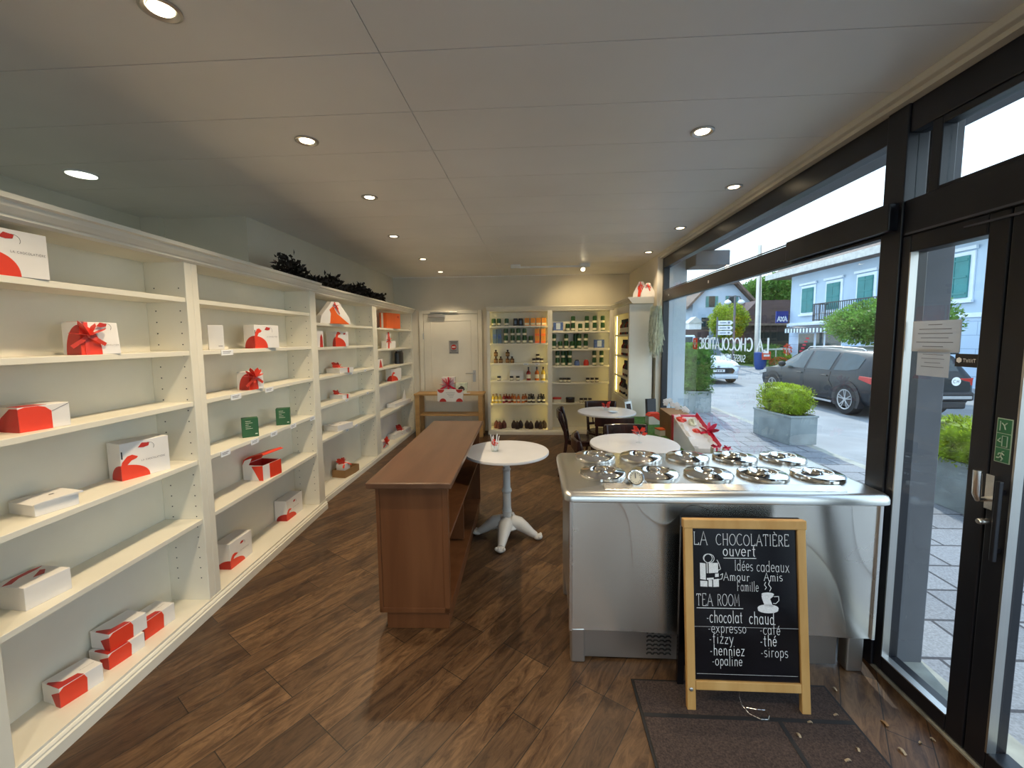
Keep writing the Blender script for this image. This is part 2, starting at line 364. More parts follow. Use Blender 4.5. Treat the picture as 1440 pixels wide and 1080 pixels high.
# ---- stroke lettering -------------------------------------------------------
def arc(cx, cy, rx, ry, a0, a1, n=12):
    return [(cx+rx*math.cos(math.radians(a0+(a1-a0)*i/n)), cy+ry*math.sin(math.radians(a0+(a1-a0)*i/n))) for i in range(n+1)]
X = .62
def bowl(cx=.24, w=.24): return arc(cx, X/2, w, X/2, 0, 360, 18)
G = {
 'A': (.72, [[(0, 0), (.36, 1), (.72, 0)], [(.14, .36), (.58, .36)]], [(0, 0), (.72, 0)]),
 'C': (.72, [arc(.40, .5, .40, .5, 48, 312, 18)], []),
 'D': (.74, [[(.1, 0), (.1, 1)], [(.1, 1)]+arc(.28, .5, .42, .5, 90, -90, 14)+[(.1, 0)]], []),
 'E': (.58, [[(.08, 0), (.08, 1)], [(.08, 1), (.54, 1), (.54, .86)], [(.08, .52), (.42, .52)], [(.08, 0), (.56, 0), (.56, .14)]], []),
 'F': (.54, [[(.08, 0), (.08, 1)], [(.08, 1), (.52, 1), (.52, .86)], [(.08, .52), (.40, .52)]], [(.08, 0)]),
 'H': (.74, [[(.1, 0), (.1, 1)], [(.64, 0), (.64, 1)], [(.1, .52), (.64, .52)]], [(.1, 0), (.1, 1), (.64, 0), (.64, 1)]),
 'I': (.24, [[(.12, 0), (.12, 1)]], [(.12, 0), (.12, 1)]),
 'L': (.58, [[(.1, 1), (.1, 0), (.56, 0), (.56, .15)]], [(.1, 1)]),
 'M': (.86, [[(.08, 0), (.12, 1), (.43, .25), (.74, 1), (.78, 0)]], [(.08, 0), (.78, 0)]),
 'N': (.74, [[(.1, 0), (.1, 1), (.64, 0), (.64, 1)]], [(.1, 0), (.64, 1)]),
 'O': (.82, [arc(.41, .5, .40, .5, 0, 360, 24)], []),
 'P': (.60, [[(.1, 0), (.1, 1)], [(.1, 1)]+arc(.28, .74, .28, .26, 90, -90, 12)+[(.1, .48)]], [(.1, 0)]),
 'R': (.66, [[(.1, 0), (.1, 1)], [(.1, 1)]+arc(.28, .75, .28, .25, 90, -90, 12)+[(.1, .5)], [(.3, .5), (.64, 0)]], [(.1, 0), (.64, 0)]),
 'S': (.56, [arc(.28, .75, .25, .25, 40, 270, 12)+arc(.28, .25, .26, .25, 90, -140, 14)], []),
 'T': (.66, [[(.33, 0), (.33, 1)], [(.02, .84), (.02, 1), (.64, 1), (.64, .84)]], [(.33, 0)]),
 'U': (.72, [[(.1, 1), (.1, .3)]+arc(.36, .3, .26, .3, 180, 360, 12)+[(.62, 1)]], [(.1, 1), (.62, 1)]),
 'W': (1.0, [[(0, 1), (.25, 0), (.5, .8), (.75, 0), (1, 1)]], []),
 'X': (.7, [[(0, 0), (.7, 1)], [(0, 1), (.7, 0)]], []),
 'a': (.52, [bowl(.23, .22), [(.45, X), (.45, .06), (.52, 0)]], []),
 'c': (.44, [arc(.25, X/2, .24, X/2, 45, 315, 14)], []),
 'd': (.56, [bowl(.24, .23), [(.47, 1), (.47, 0), (.54, 0)]], [(.47, 1)]),
 'e': (.48, [[(.02, X*.52), (.46, X*.52)]+arc(.24, X/2, .22, X/2, 10, 320, 16)], []),
 'f': (.36, [[(.14, 0), (.14, .8)]+arc(.28, .8, .14, .18, 180, 50, 8), [(.0, X), (.30, X)]], [(.14, 0)]),
 'h': (.54, [[(.1, 0), (.1, 1)], [(.1, .4)]+arc(.28, .4, .18, .22, 170, 0, 8)+[(.46, 0)]], [(.1, 0), (.1, 1), (.46, 0)]),
 'i': (.22, [[(.1, 0), (.1, X)], [(.1, .80), (.1, .86)]], [(.1, 0)]),
 'l': (.22, [[(.1, 0), (.1, 1)]], [(.1, 0), (.1, 1)]),
 'm': (.80, [[(.1, 0), (.1, X)], [(.1, .42)]+arc(.25, .42, .15, .2, 170, 0, 8)+[(.40, 0)], [(.40, .42)]+arc(.55, .42, .15, .2, 170, 0, 8)+[(.70, 0)]], [(.1, 0), (.4, 0), (.7, 0)]),
 'n': (.54, [[(.1, 0), (.1, X)], [(.1, .4)]+arc(.28, .4, .18, .22, 170, 0, 8)+[(.46, 0)]], [(.1, 0), (.46, 0)]),
 'o': (.52, [bowl(.26, .24)], []),
 'p': (.54, [[(.1, -.32), (.1, X)], bowl(.30, .21)], [(.1, -.32)]),
 'r': (.40, [[(.1, 0), (.1, X)], [(.1, .4)]+arc(.27, .4, .17, .2, 170, 40, 8)], [(.1, 0)]),
 's': (.42, [arc(.21, X*.75, .18, X*.25, 40, 270, 10)+arc(.21, X*.25, .19, X*.25, 90, -140, 10)], []),
 't': (.36, [[(.16, .88), (.16, .12)]+arc(.26, .12, .10, .12, 180, 290, 6), [(.0, X), (.32, X)]], []),
 'u': (.54, [[(.1, X), (.1, .2)]+arc(.27, .2, .17, .2, 180, 360, 8)+[(.44, X)], [(.44, .2), (.44, 0), (.5, 0)]], [(.1, X)]),
 'v': (.48, [[(0, X), (.24, 0), (.48, X)]], [(0, X), (.48, X)]),
 'x': (.48, [[(.02, 0), (.46, X)], [(.02, X), (.46, 0)]], [(.02, 0), (.46, 0)]),
 'y': (.50, [[(.02, X), (.25, .02)], [(.48, X), (.16, -.32), (.05, -.32)]], [(.02, X)]),
 'z': (.46, [[(.03, X), (.43, X), (.03, 0), (.44, 0)]], []),
 '-': (.30, [[(.03, .32), (.24, .32)]], []),
 '5': (.56, [[(.5, 1), (.1, 1), (.08, .56)]+arc(.27, .30, .25, .30, 120, -140, 12)], []),
 '3': (.56, [arc(.27, .76, .22, .24, 140, -80, 10)+arc(.27, .27, .25, .27, 80, -140, 12)], []),
 '9': (.56, [arc(.28, .70, .24, .28, 0, 360, 16), [(.52, .7), (.46, .3), (.2, 0)]], []),
 ' ': (.42, [], []),
}
ACC = {'È': ('E', [(.20, 1.24), (.38, 1.08)]), 'é': ('e', [(.20, .74), (.38, .92)])}
def lettering(text, h, w, contrast=0.0, serif=.0, space=.16, jitter=0.0, sxk=1.0, seed=1):
    """flat letters as polygons in the x-y plane; returns (MB in xy with z=0, total width)"""
    rng = random.Random(seed); mb = MB(); x = 0.0
    def line(p, q, ww):
        d = Vector((q[0]-p[0], q[1]-p[1])); L = d.length
        if L < 1e-7: return
        d /= L; k = ww*((1-contrast)+contrast*abs(d.y)); n = Vector((-d.y, d.x))*k/2; e = d*ww*.25
        a = Vector(p[:2])-e; b = Vector(q[:2])+e
        mb.poly([(a.x-n.x, a.y-n.y, 0), (b.x-n.x, b.y-n.y, 0), (b.x+n.x, b.y+n.y, 0), (a.x+n.x, a.y+n.y, 0)])
    def strip(pts, ww):
        P = [Vector(p) for p in pts]; P = [p for i, p in enumerate(P) if i == 0 or (p-P[i-1]).length > 1e-6]; n = len(P)
        if n < 2: return
        closed = (P[0]-P[-1]).length < 1e-5
        if closed: P = P[:-1]; n -= 1
        L, Rr = [], []
        for i in range(n):
            d0 = (P[i]-P[i-1]) if (i > 0 or closed) else None; d1 = (P[(i+1) % n]-P[i]) if (i < n-1 or closed) else None
            if d0 is None: d0 = d1
            if d1 is None: d1 = d0
            d0 = d0.normalized(); d1 = d1.normalized(); t = d0+d1
            t = t.normalized() if t.length > .2 else d1
            k = ww*((1-contrast)+contrast*abs(t.y)); nn = Vector((-t.y, t.x)); m = k/2/max(.55, nn.dot(Vector((-d1.y, d1.x))))
            L.append(P[i]+nn*m); Rr.append(P[i]-nn*m)
        for i in range(n if closed else n-1):
            j = (i+1) % n; mb.poly([(L[i].x, L[i].y, 0), (Rr[i].x, Rr[i].y, 0), (Rr[j].x, Rr[j].y, 0), (L[j].x, L[j].y, 0)])
    for ch in text:
        acc = None
        if ch in ACC: ch, acc = ACC[ch]
        gw, st, se = G[ch]
        hh = h*(1+rng.uniform(-jitter, jitter)); dy = rng.uniform(-jitter, jitter)*h*.4
        T = lambda p: (x+p[0]*hh*sxk, p[1]*hh+dy)
        for s_ in st+([acc] if acc else []):
            strip([T(p) for p in s_], w)
        if serif:
            for p in se:
                q = T(p); line((q[0]-serif*h, q[1]), (q[0]+serif*h, q[1]), w*.8)
        x += (gw+space)*hh*sxk
    return mb, x-space*h*sxk
def on_plane(mb, origin, ux, uy, off=0.001):
    ux = Vector(ux).normalized(); uy = Vector(uy).normalized(); n = ux.cross(uy)
    o = Vector(origin)+n*off
    mb.v = [tuple(o+ux*p[0]+uy*p[1]) for p in mb.v]; return mb

# ================================================================== THE ROOM
CZ = 2.65; XW = 1.63; YB = 7.185; YF = -2.7
struct('floor', MB().box(-3.45, 1.72, YF-.1, YB+.1, -.12, 0), M_floor)
mb = MB()
ys = [1.611+.4042*k for k in range(-11, 15)]
for i in range(len(ys)-1):
    a, b = max(ys[i], YF), min(ys[i+1], YB)
    if b-a < .02: continue
    mb.box(-3.4, -.5695, a+.0022, b-.0022, CZ, CZ+.015); mb.box(-.566, 1.60, a+.0022, b-.0022, CZ, CZ+.015)
cl = struct('ceiling', mb, M_ceil)
part('panel_backing', MB().box(-3.45, 1.75, YF-.1, YB+.1, CZ+.016, CZ+.12), pmat('grey_backing', (.09, .085, .075), .9), cl)
struct('wall_left', MB().box(-3.45, -3.33, YF-.1, 3.52, 0, CZ).box(-3.45, -2.44, 3.52, YB+.1, 0, CZ).box(-3.33, -3.17, 3.46, 3.52, 0, CZ), M_wall)
struct('wall_back', MB().box(-3.45, 1.95, YB, YB+.12, 0, CZ), M_wall)
struct('wall_front', MB().box(-3.45, -1.4, YF-.12, YF, 0, CZ).box(-1.4, 1.75, YF-.12, YF, 2.5, CZ).box(1.5, 1.75, YF-.12, YF, 0, 2.5), M_wall)
w3 = struct('added_window', MB().box(-1.4, -1.33, YF-.09, YF-.02, 0, 2.5).box(.05, .12, YF-.09, YF-.02, 0, 2.5).box(1.43, 1.5, YF-.09, YF-.02, 0, 2.5).box(-1.33, 1.43, YF-.09, YF-.02, 0, .1).box(-1.33, 1.43, YF-.09, YF-.02, 2.4, 2.5), M_frame)  # unseen window, added to bring daylight in behind the camera
part('main_pane', MB().box(-1.33, .05, YF-.06, YF-.052, .1, 2.4).box(.12, 1.43, YF-.06, YF-.052, .1, 2.4), M_glass, w3)
struct('wall_right', MB().box(1.56, 1.70, 5.56, YB, 0, CZ).box(1.585, 1.70, YF, 5.56, 2.595, CZ), M_wall)
struct('trim_1', MB().box(1.555, 1.59, YF, 5.56, 2.615, CZ), M_wall, bevel=.004)
struct('baseboard_back', MB().box(-2.44, -.80, YB-.015, YB, 0, .08), M_white, bevel=.004)

# window wall frames ---------------------------------------------------------
def frame_part(name, mb, parent, **k): return part(name, mb, M_frame, parent, bevel=.004, **k)
FX0, FX1 = 1.625, 1.70
w1 = MB().box(FX0, FX1, 5.51, 5.56, 0, 2.595).box(FX0, FX1, 2.11, 5.51, 2.47, 2.595).box(FX0, FX1, 2.11, 5.51, 2.055, 2.18).box(FX0, FX1, 2.11, 5.51, 0, .09)
win1 = struct('window_1', w1, M_frame, bevel=.004)
frame_part('glazing_bead', MB().box(FX0-.012, FX0, 2.11, 5.51, 2.045, 2.06).box(FX0-.006, FX0, 2.11, 5.5, 2.18, 2.19), win1)
part('main_pane', MB().box(1.66, 1.668, 2.11, 5.51, .09, 2.055), M_glass, win1)
part('transom_pane', MB().box(1.66, 1.668, 2.11, 5.51, 2.18, 2.47), M_glass, win1)
part('square_cap', MB().box(FX0-.004, FX0, 4.10, 4.115, 2.10, 2.125).box(FX0-.004, FX0, 5.28, 5.295, 2.10, 2.12), M_white_p, win1)
# window lettering: reads from the street (x direction +y, seen from outside), mirrored from inside
t1, tw = lettering('LA CHOCOLATIÈRE', .100, .021, contrast=.55, serif=.030, space=.10, sxk=.92)
sx_ = 1.28/tw
t1.v = [(p[0]*sx_, p[1], 0) for p in t1.v]
on_plane(t1, (1.669, 3.115, 1.483), (0, 1, 0), (0, 0, 1), off=.0006); part('shop_name_lettering', t1, M_vinyl, win1)
t2, tw = lettering('SUISSE DEPUIS', .052, .0095, contrast=.3, serif=.008, space=.14)
on_plane(t2, (1.669, 3.45, 1.393), (0, 1, 0), (0, 0, 1), off=.0006); part('motto_lettering', t2, M_vinyl, win1)
part('flag_emblem', MB().box(1.6565, 1.659, 4.43, 4.54, 1.47, 1.585), M_red, win1, bevel=.0)
part('flag_cross', MB().box(1.6550, 1.6564, 4.47, 4.50, 1.488, 1.568).box(1.6550, 1.6564, 4.447, 4.523, 1.515, 1.541), M_signw, win1)
part('blind_casing', MB().box(1.575, FX0, 2.02, 2.80, 2.062, 2.185), M_frame, win1, bevel=.006)
# door
d1 = struct('door_1', MB().box(FX0-.01, FX1+.01, 2.0, 2.11, 0, 2.595).box(FX0, FX1, .55, 2.0, 2.47, 2.595).box(FX0, FX1, .55, 2.0, 2.03, 2.185).box(FX0-.01, FX1+.01, .42, .55, 0, 2.595), M_frame, bevel=.004)
frame_part('transom_frame', MB().box(FX0+.005, FX1-.01, 1.855, 1.90, 2.185, 2.47).box(FX0+.005, FX1-.01, .6, 1.855, 2.44, 2.47).box(FX0+.005, FX1-.01, .6, 1.855, 2.185, 2.20), d1)
part('transom_pane', MB().box(1.66, 1.668, .6, 1.855, 2.20, 2.44).box(1.66, 1.668, 1.90, 2.0, 2.185, 2.47), M_glass, d1)
part('door_closer_rail', MB().box(FX0-.008, FX0, .60, 1.98, 2.033, 2.041).box(FX0-.012, FX0, .7, 1.72, 1.997, 2.004), pmat('dark_grey_rail', (.10, .10, .12), .4), d1)
lf = part('door_leaf', MB().box(FX0, FX1, 1.955, 2.0, .015, 2.03).box(FX0, FX1, 1.572, 1.642, .015, 2.03).box(FX0, FX1, 1.642, 1.955, 1.955, 2.03).box(FX0, FX1, 1.642, 1.955, .015, .085), M_frame, d1, bevel=.005)
part('glass_pane', MB().box(1.643, 1.651, 1.642, 1.955, .085, 1.955), M_glass, lf)
part('glazing_seal', MB().box(FX0-.002, 1.655, 1.950, 1.956, .085, 1.955).box(FX0-.002, 1.655, 1.642, 1.955, .083, .089), M_steelp, lf)
lf2 = part('door_leaf', MB().box(FX0, FX1, 1.492, 1.566, .015, 2.03).box(FX0, FX1, .55, .62, .015, 2.03).box(FX0, FX1, .62, 1.492, 1.955, 2.03).box(FX0, FX1, .62, 1.492, .015, .085), M_frame, d1, bevel=.005)
part('glass_pane', MB().box(1.643, 1.651, .62, 1.492, .085, 1.955), M_glass, lf2)
part('glazing_seal', MB().box(FX0-.002, 1.655, 1.486, 1.493, .085, 1.955), M_steelp, lf2)
h = MB().box(FX0-.012, FX0, 1.535, 1.562, .975, 1.10)
h.tube([(FX0-.008, 1.552, 1.01), (FX0-.045, 1.552, 1.01), (FX0-.05, 1.552, 1.03), (FX0-.052, 1.553, 1.115)], [.009, .010, .013, .012], 10)
part('door_handle', h, M_steel, lf2, smooth=True, label='steel lever handle')
part('lock_cylinder', MB().lathe([(.011, 0), (.011, .03), (.008, .034), (0, .034)], 14).xf(Matrix.Translation((FX0, 1.556, .925)) @ Matrix.Rotation(-PI/2, 4, 'Y')), M_steel, lf2, smooth=True)
part('pull_bar', MB().box(FX0-.03, FX0-.015, 1.500, 1.515, .80, 1.09).box(FX0-.02, FX0, 1.504, 1.511, .83, .85).box(FX0-.02, FX0, 1.504, 1.511, 1.04, 1.06), M_frame, lf2, bevel=.003)
struct('window_2', MB().box(FX0, FX1, YF, .42, 2.47, 2.595).box(FX0, FX1, YF, .42, 2.03, 2.185).box(FX0, FX1, YF, .42, 0, .09).box(FX0, FX1, -1.2, -1.12, .09, 2.47), M_frame)
w2 = bpy.data.objects['window_2']
part('main_pane', MB().box(1.66, 1.668, YF, -1.2, .09, 2.03).box(1.66, 1.668, -1.12, .42, .09, 2.03), M_glass, w2)
part('transom_pane', MB().box(1.66, 1.668, YF, -1.2, 2.185, 2.47).box(1.66, 1.668, -1.12, .42, 2.185, 2.47), M_glass, w2)
struct('trim_2', MB().box(1.617, 1.88, .42, 5.56, -.03, .008), M_kerb)   # door sill
# things stuck on the door
def sticker(name, label, cat, mb, mat): return tag(part(name, mb, mat), label, cat)
s = sticker('notice_sheet', 'larger white printed notice taped to the door glass', 'notice', MB().box(1.6385, 1.642, 1.724, 1.932, 1.527, 1.656), M_paper)
mb = MB()
for k, (a, b) in enumerate([(1.80, 1.86), (1.76, 1.90), (1.755, 1.905), (1.77, 1.89), (1.75, 1.91), (1.79, 1.88)]): mb.box(1.6377, 1.6384, a, b, 1.638-.018*k, 1.6405-.018*k)
part('print_lines', mb, M_ink, s)
s = sticker('notice_sheet', 'smaller printed notice hanging under the larger one on the door glass', 'notice', MB().box(1.6425, 1.6428, 1.762, 1.905, 1.425, 1.540), M_paper)
mb = MB()
for k, (a, b) in enumerate([(1.79, 1.88), (1.785, 1.885), (1.80, 1.87), (1.785, 1.885)]): mb.box(1.6418, 1.6424, a, b, 1.515-.017*k, 1.517-.017*k)
part('print_lines', mb, M_ink, s)
s = sticker('payment_sticker', 'small black payment sticker on the door glass beside the paper notices', 'sticker', MB().box(1.639, 1.6425, 1.652, 1.737, 1.474, 1.524), M_plast)
t, tw = lettering('TWINT', .013, .0022, space=.22)
on_plane(t, (1.6385, 1.704, 1.492), (0, -1, 0), (0, 0, 1)); k_ = .045/tw
t.v = [(p[0], 1.704+(p[1]-1.704)*k_, p[2]) for p in t.v]; part('sticker_lettering', t, M_signw, s)
part('hexagon_emblem', MB().prism([(1.721+.011*math.cos(PI/6+k*PI/3), 1.499+.011*math.sin(PI/6+k*PI/3)) for k in range(6)], 1.638, 1.6387, 'x'), M_signw, s)
s = sticker('exit_sticker', 'green emergency exit sticker with three pictograms above the door handle', 'sticker', MB().box(FX0-.002, FX0-.0002, 1.503, 1.552, 1.150, 1.306), M_exitw)
mb = MB(); wh = MB(); xs = FX0-.003
for k in range(3):
    z0 = 1.153+.051*k; mb.box(FX0-.0032, FX0-.0022, 1.506, 1.549, z0, z0+.048)
part('green_panels', mb, M_exitg, s)
xs = FX0-.0040
def strk(pts, r=.0022): wh.tube([(xs, y, z) for y, z in pts], r, 6)
wh = MB()
strk([(1.524, 1.192), (1.5235, 1.190)], .0035); strk([(1.527, 1.186), (1.530, 1.172), (1.524, 1.165), (1.528, 1.157)]); strk([(1.530, 1.172), (1.536, 1.166), (1.543, 1.166)]); strk([(1.528, 1.184), (1.520, 1.178)]); strk([(1.528, 1.183), (1.536, 1.182), (1.538, 1.176)])
strk([(1.514, 1.208), (1.514, 1.245), (1.530, 1.245), (1.530, 1.208), (1.514, 1.208)], .0014); strk([(1.534, 1.222), (1.544, 1.226), (1.536, 1.236)], .0018)
strk([(1.540, 1.262), (1.540, 1.296)], .0014); strk([(1.523, 1.268), (1.527, 1.282), (1.519, 1.292)], .0018); strk([(1.527, 1.282), (1.535, 1.290)], .0018)
part('pictograms', wh, M_exitw, s)

# back door ------------------------------------------------------------------
d2 = struct('door_2', MB().box(-2.0, -1.93, YB-.035, YB, 0, 2.09).box(-.985, -.915, YB-.035, YB, 0, 2.09).box(-1.93, -.985, YB-.035, YB, 2.03, 2.09), M_white, bevel=.006)
lfm = MB().box(-1.925, -.99, YB-.022, YB, .01, 2.025)
leaf = part('door_leaf', lfm, M_white, d2, bevel=.004)
part('panel_moulding', MB().box(-1.80, -1.785, YB-.03, YB-.022, .15, 1.92).box(-1.12, -1.105, YB-.03, YB-.022, .15, 1.92).box(-1.80, -1.105, YB-.03, YB-.022, 1.905, 1.92), M_white, leaf, bevel=.003)
h = MB().box(-1.085, -1.035, YB-.028, YB-.022, .86, 1.06); h.tube([(-1.06, YB-.025, 1.012), (-1.06, YB-.07, 1.012), (-1.08, YB-.075, 1.012), (-1.20, YB-.075, 1.012)], .010, 8)
part('door_handle', h, M_steelp, leaf, smooth=True)
part('hinge', MB().tube([(-1.93, YB-.035, 1.60), (-1.93, YB-.035, 1.70)], .008, 8), M_steelp, leaf)
part('door_closer', MB().box(-1.83, -1.55, YB-.085, YB-.022, 1.965, 2.02).box(-1.80, -1.33, YB-.06, YB-.035, 2.045, 2.065), M_steelp, d2, bevel=.006)
s = tag(part('door_sign', MB().box(-1.49, -1.325, YB-.026, YB-.0225, 1.35, 1.575), M_paper), 'small white no entry sign on the white back door', 'sign')
part('red_roundel', MB().lathe([(0, 0), (.045, 0), (.045, .001), (0, .001)], 24).xf(Matrix.Translation((-1.408, YB-.0262, 1.462)) @ Matrix.Rotation(PI/2, 4, 'X')), M_redd, s)
part('white_bar', MB().box(-1.438, -1.378, YB-.0285, YB-.0273, 1.452, 1.472), M_signw, s)
mb = MB()
for z, a, b in ((1.555, -1.48, -1.335), (1.540, -1.46, -1.35), (1.522, -1.465, -1.35), (1.405, -1.46, -1.36), (1.390, -1.45, -1.37), (1.368, -1.48, -1.335)): mb.box(a, b, YB-.0272, YB-.0262, z-.004, z+.004)
part('print_lines', mb, M_ink, s)

# ceiling lights -------------------------------------------------------------
def downlight(label, x, y, group='recessed ceiling downlights', cool=False, w=1.0, aim=None):
    t = thing('ceiling_downlight', label, 'light', (x, y, CZ), 0, group)
    if cool:
        part('trim_ring', MB().lathe([(.085, 0), (.085, -.006), (.075, -.008), (.07, -.002), (.07, .0)], 28), M_white_p, t, smooth=True)
        part('lens', MB().lathe([(0, -.006), (.072, -.006), (.072, -.002), (0, -.002)], 28), M_lampc, t)
    else:
        part('trim_ring', MB().lathe([(.058, 0), (.058, -.006), (.05, -.009), (.040, -.004), (.036, .0)], 28), M_steelp, t, smooth=True)
        part('lens', MB().lathe([(0, -.004), (.034, -.004), (.034, -.001), (0, -.001)], 24), M_lamp, t)
    l = bpy.data.lights.new('lamp', 'SPOT'); l.energy = SPOT_W*w; l.color = (.9, 1, .85) if cool else (1.0, .80, .53)
    l.spot_size = math.radians(112 if not cool else 160); l.spot_blend = .55; l.shadow_soft_size = .025
    lo = bpy.data.objects.new('lamp', l); COL.objects.link(lo); lo.parent = t; lo.location = (0, 0, -.03)
    if aim: lo.rotation_euler = Vector(aim).to_track_quat('-Z', 'Y').to_euler()
    return t
for i, (x, y) in enumerate([(-1.18, 1.36), (-1.2, 2.25), (-1.22, 3.14), (-1.44, 4.31), (-1.47, 5.54), (-1.48, 6.6)]):
    downlight(f'{ORD[i]} recessed downlight from the entrance in the row above the long white shelves', x, y, w=.45 if i == 5 else .8 if i > 2 else 1.0)
downlight('single recessed downlight in the ceiling above the steel ice cream counter', .86, 2.31)
for i, (x, y) in enumerate([(1.40, 3.15), (1.40, 4.255), (1.40, 5.40)]):
    downlight(f'{ORD[i]} recessed downlight from the steel counter in the row along the shop window', x, y, w=.5 if i < 2 else .25)
downlight('wide cool white ceiling light over the space behind the white shelves', -2.83, 2.57, group='cool ceiling lights', cool=True, w=.06)
for x, y in ((-1.2, .35), (-1.2, -1.2), (.86, .5), (.86, -1.2)):  # lamps out of view, added to brighten the room
    downlight('added unseen downlight behind the viewpoint near the shop entrance', x, y, w=.8)
t = thing('track_light', 'slim white track light bar on the ceiling near the back shelves', 'light', (.21, 6.12, CZ))
part('rail', MB().box(-.53, .53, -.012, .012, -.05, -.025), M_white_p, t, bevel=.003)
part('end_connector', MB().box(-.56, -.42, -.03, .03, -.055, 0), M_white_p, t, bevel=.005); part('end_connector', MB().box(.42, .56, -.03, .03, -.055, 0), M_white_p, t, bevel=.005)
hd = part('lamp_head', MB().lathe([(.012, 0), (.03, -.01), (.036, -.05), (.03, -.055)], 18).xf(Matrix.Translation((.46, -.0, -.055)) @ Matrix.Rotation(-.9, 4, 'X')), M_white_p, t, smooth=True)
part('lens', MB().lathe([(0, -.056), (.028, -.056), (.028, -.052), (0, -.052)], 18).xf(Matrix.Translation((.46, -.0, -.055)) @ Matrix.Rotation(-.9, 4, 'X')), M_lamp, t)
l = bpy.data.lights.new('lamp', 'SPOT'); l.energy = SPOT_W*.55; l.color = (1, .76, .40); l.spot_size = math.radians(95); l.spot_blend = .8; l.shadow_soft_size = .03
lo = bpy.data.objects.new('lamp', l); COL.objects.link(lo); lo.parent = t; lo.location = (.46, .06, -.12); lo.rotation_euler = Vector((.12, 1.0, -.75)).to_track_quat('-Z', 'Y').to_euler()

# ================================================================== BOOKCASES
def cornice(W, x0=0, back=.26):
    prof = [(.02, 2.035), (.004, 2.045), (.004, 2.055), (-.006, 2.06), (-.022, 2.078), (-.030, 2.095), (-.044, 2.10), (-.046, 2.118), (back, 2.118), (back, 2.035)]
    return MB().prism([(p[0], p[1]) for p in prof], x0, x0+W, 'x')
def bookcase(label, loc, rz, Wd, levels, stile, depth=.245, base=.085, ctop=2.118, mid=None, shelf_t=.026, cz=0.0, leds=False, midw=.04, group='white bookcases', holes=True):
    """local x along the front, y into the wall; origin on the floor at the front plinth line"""
    t = thing('bookcase', label, 'bookcase', loc, rz, group)
    a, b = stile
    part('back_panel', MB().box(0, Wd, depth, depth+.015, 0, 2.04), M_white, t)
    for nm, x0, x1 in (('side_panel', 0, a), ('side_panel', Wd-b, Wd)):
        if leds: part(nm, MB().box(x0, x1, .012, .026, base, 2.04).box(0 if x0 == 0 else Wd-.02, .02 if x0 == 0 else Wd, .026, depth, base, 2.04), M_white, t)
        else: part(nm, MB().box(x0, x1, .02, depth, base, 2.04), M_white, t, bevel=.003)
    if mid: part('middle_upright', MB().box(mid-midw/2, mid+midw/2, .012, .026, base, 2.04).box(mid-.012, mid+.012, .026, depth, base, 2.04), M_white, t)
    bays = [(a, Wd-b)] if not mid else [(.02, mid-.012), (mid+.012, Wd-.02)]
    for bi, (x0, x1) in enumerate(bays):
        for z in (levels if not mid else levels[bi]):
            sh = part('shelf', MB().box(x0+.001, x1-.001, .026 if not leds else .040, depth-.001, z-shelf_t, z), M_white, t, bevel=.002)
    part('plinth', MB().prism([(0, 0), (0, .048), (.006, .054), (.006, .062), (.012, .070), (.016, base-.012), (.016, base), (depth, base), (depth, 0)], 0, Wd, 'x'), M_white, t)
    part('cornice', cornice(Wd), M_white, t)
    if holes:
        mb = MB()
        for xs, sg in ((a, 1), (Wd-b, -1)):
            for yy in (.06, depth-.05):
                for k in range(28):
                    z = .22+.062*k
                    mb.box(xs, xs+sg*.0008, yy-.003, yy+.003, z-.003, z+.003)
        part('peg_holes', mb, M_black, t)
    if leds:
        for bi, (x0, x1) in enumerate(bays):
            part('led_strip', MB().box(x0, x0+.004, .028, .036, base, 2.03), M_led, t) if bi == 0 else None
            part('led_strip', MB().box(x1-.004, x1, .028, .036, base, 2.03), M_led, t)
    return t
A0 = Vector((-1.853, 1.347, 0)); UA = Vector((-.05638, .99841, 0)); NA = Vector((.99841, .05638, 0)); RZA = math.atan2(UA.y, UA.x)
C0 = Vector((-2.069, 3.856, 0)); UC = Vector((-.01108, .99994, 0)); NC = Vector((.99994, .01108, 0)); RZC = math.atan2(UC.y, UC.x)
def PA(u, d, z): return A0+UA*u+NA*d+Vector((0, 0, z))
def PC(u, d, z): return C0+UC*u+NC*d+Vector((0, 0, z))
LA_ = [.577, .925, 1.262, 1.548, 1.842]
bookcase('nearest white bookcase, holding the stack of four red and white boxes on its base', PA(-.12, 0, 0), RZA, 1.066, LA_, (.045, .05))
bookcase('second white bookcase from the entrance, with two green boxes on a shelf', PA(.946, 0, 0), RZA, 1.49, LA_, (.045, .115))
LC_ = [.62, .953, 1.24, 1.532, 1.77]
bookcase('third white bookcase from the entrance, with a brown card tray on its base', PC(-.06, 0, 0), RZC, 1.635, LC_, (.11, .075), base=.055)
bookcase('fourth white bookcase, ending beside the white back door', PC(1.575, 0, 0), RZC, 1.80, [.555, .975, 1.21, 1.472, 1.765], (.075, .10), base=.06)
BL = [[.521, .90, 1.193, 1.519, 1.806], [.526, .865, 1.143, 1.422, 1.71]]
BX0 = -.80; BYF = 6.87
bookcase('wide double white bookcase of tins and bottles against the back wall', (BX0, BYF, 0), 0, 2.04, BL, (.05, .05), depth=.25, mid=1.03, midw=.075, leds=True, base=.085, holes=False, cz=-.05)
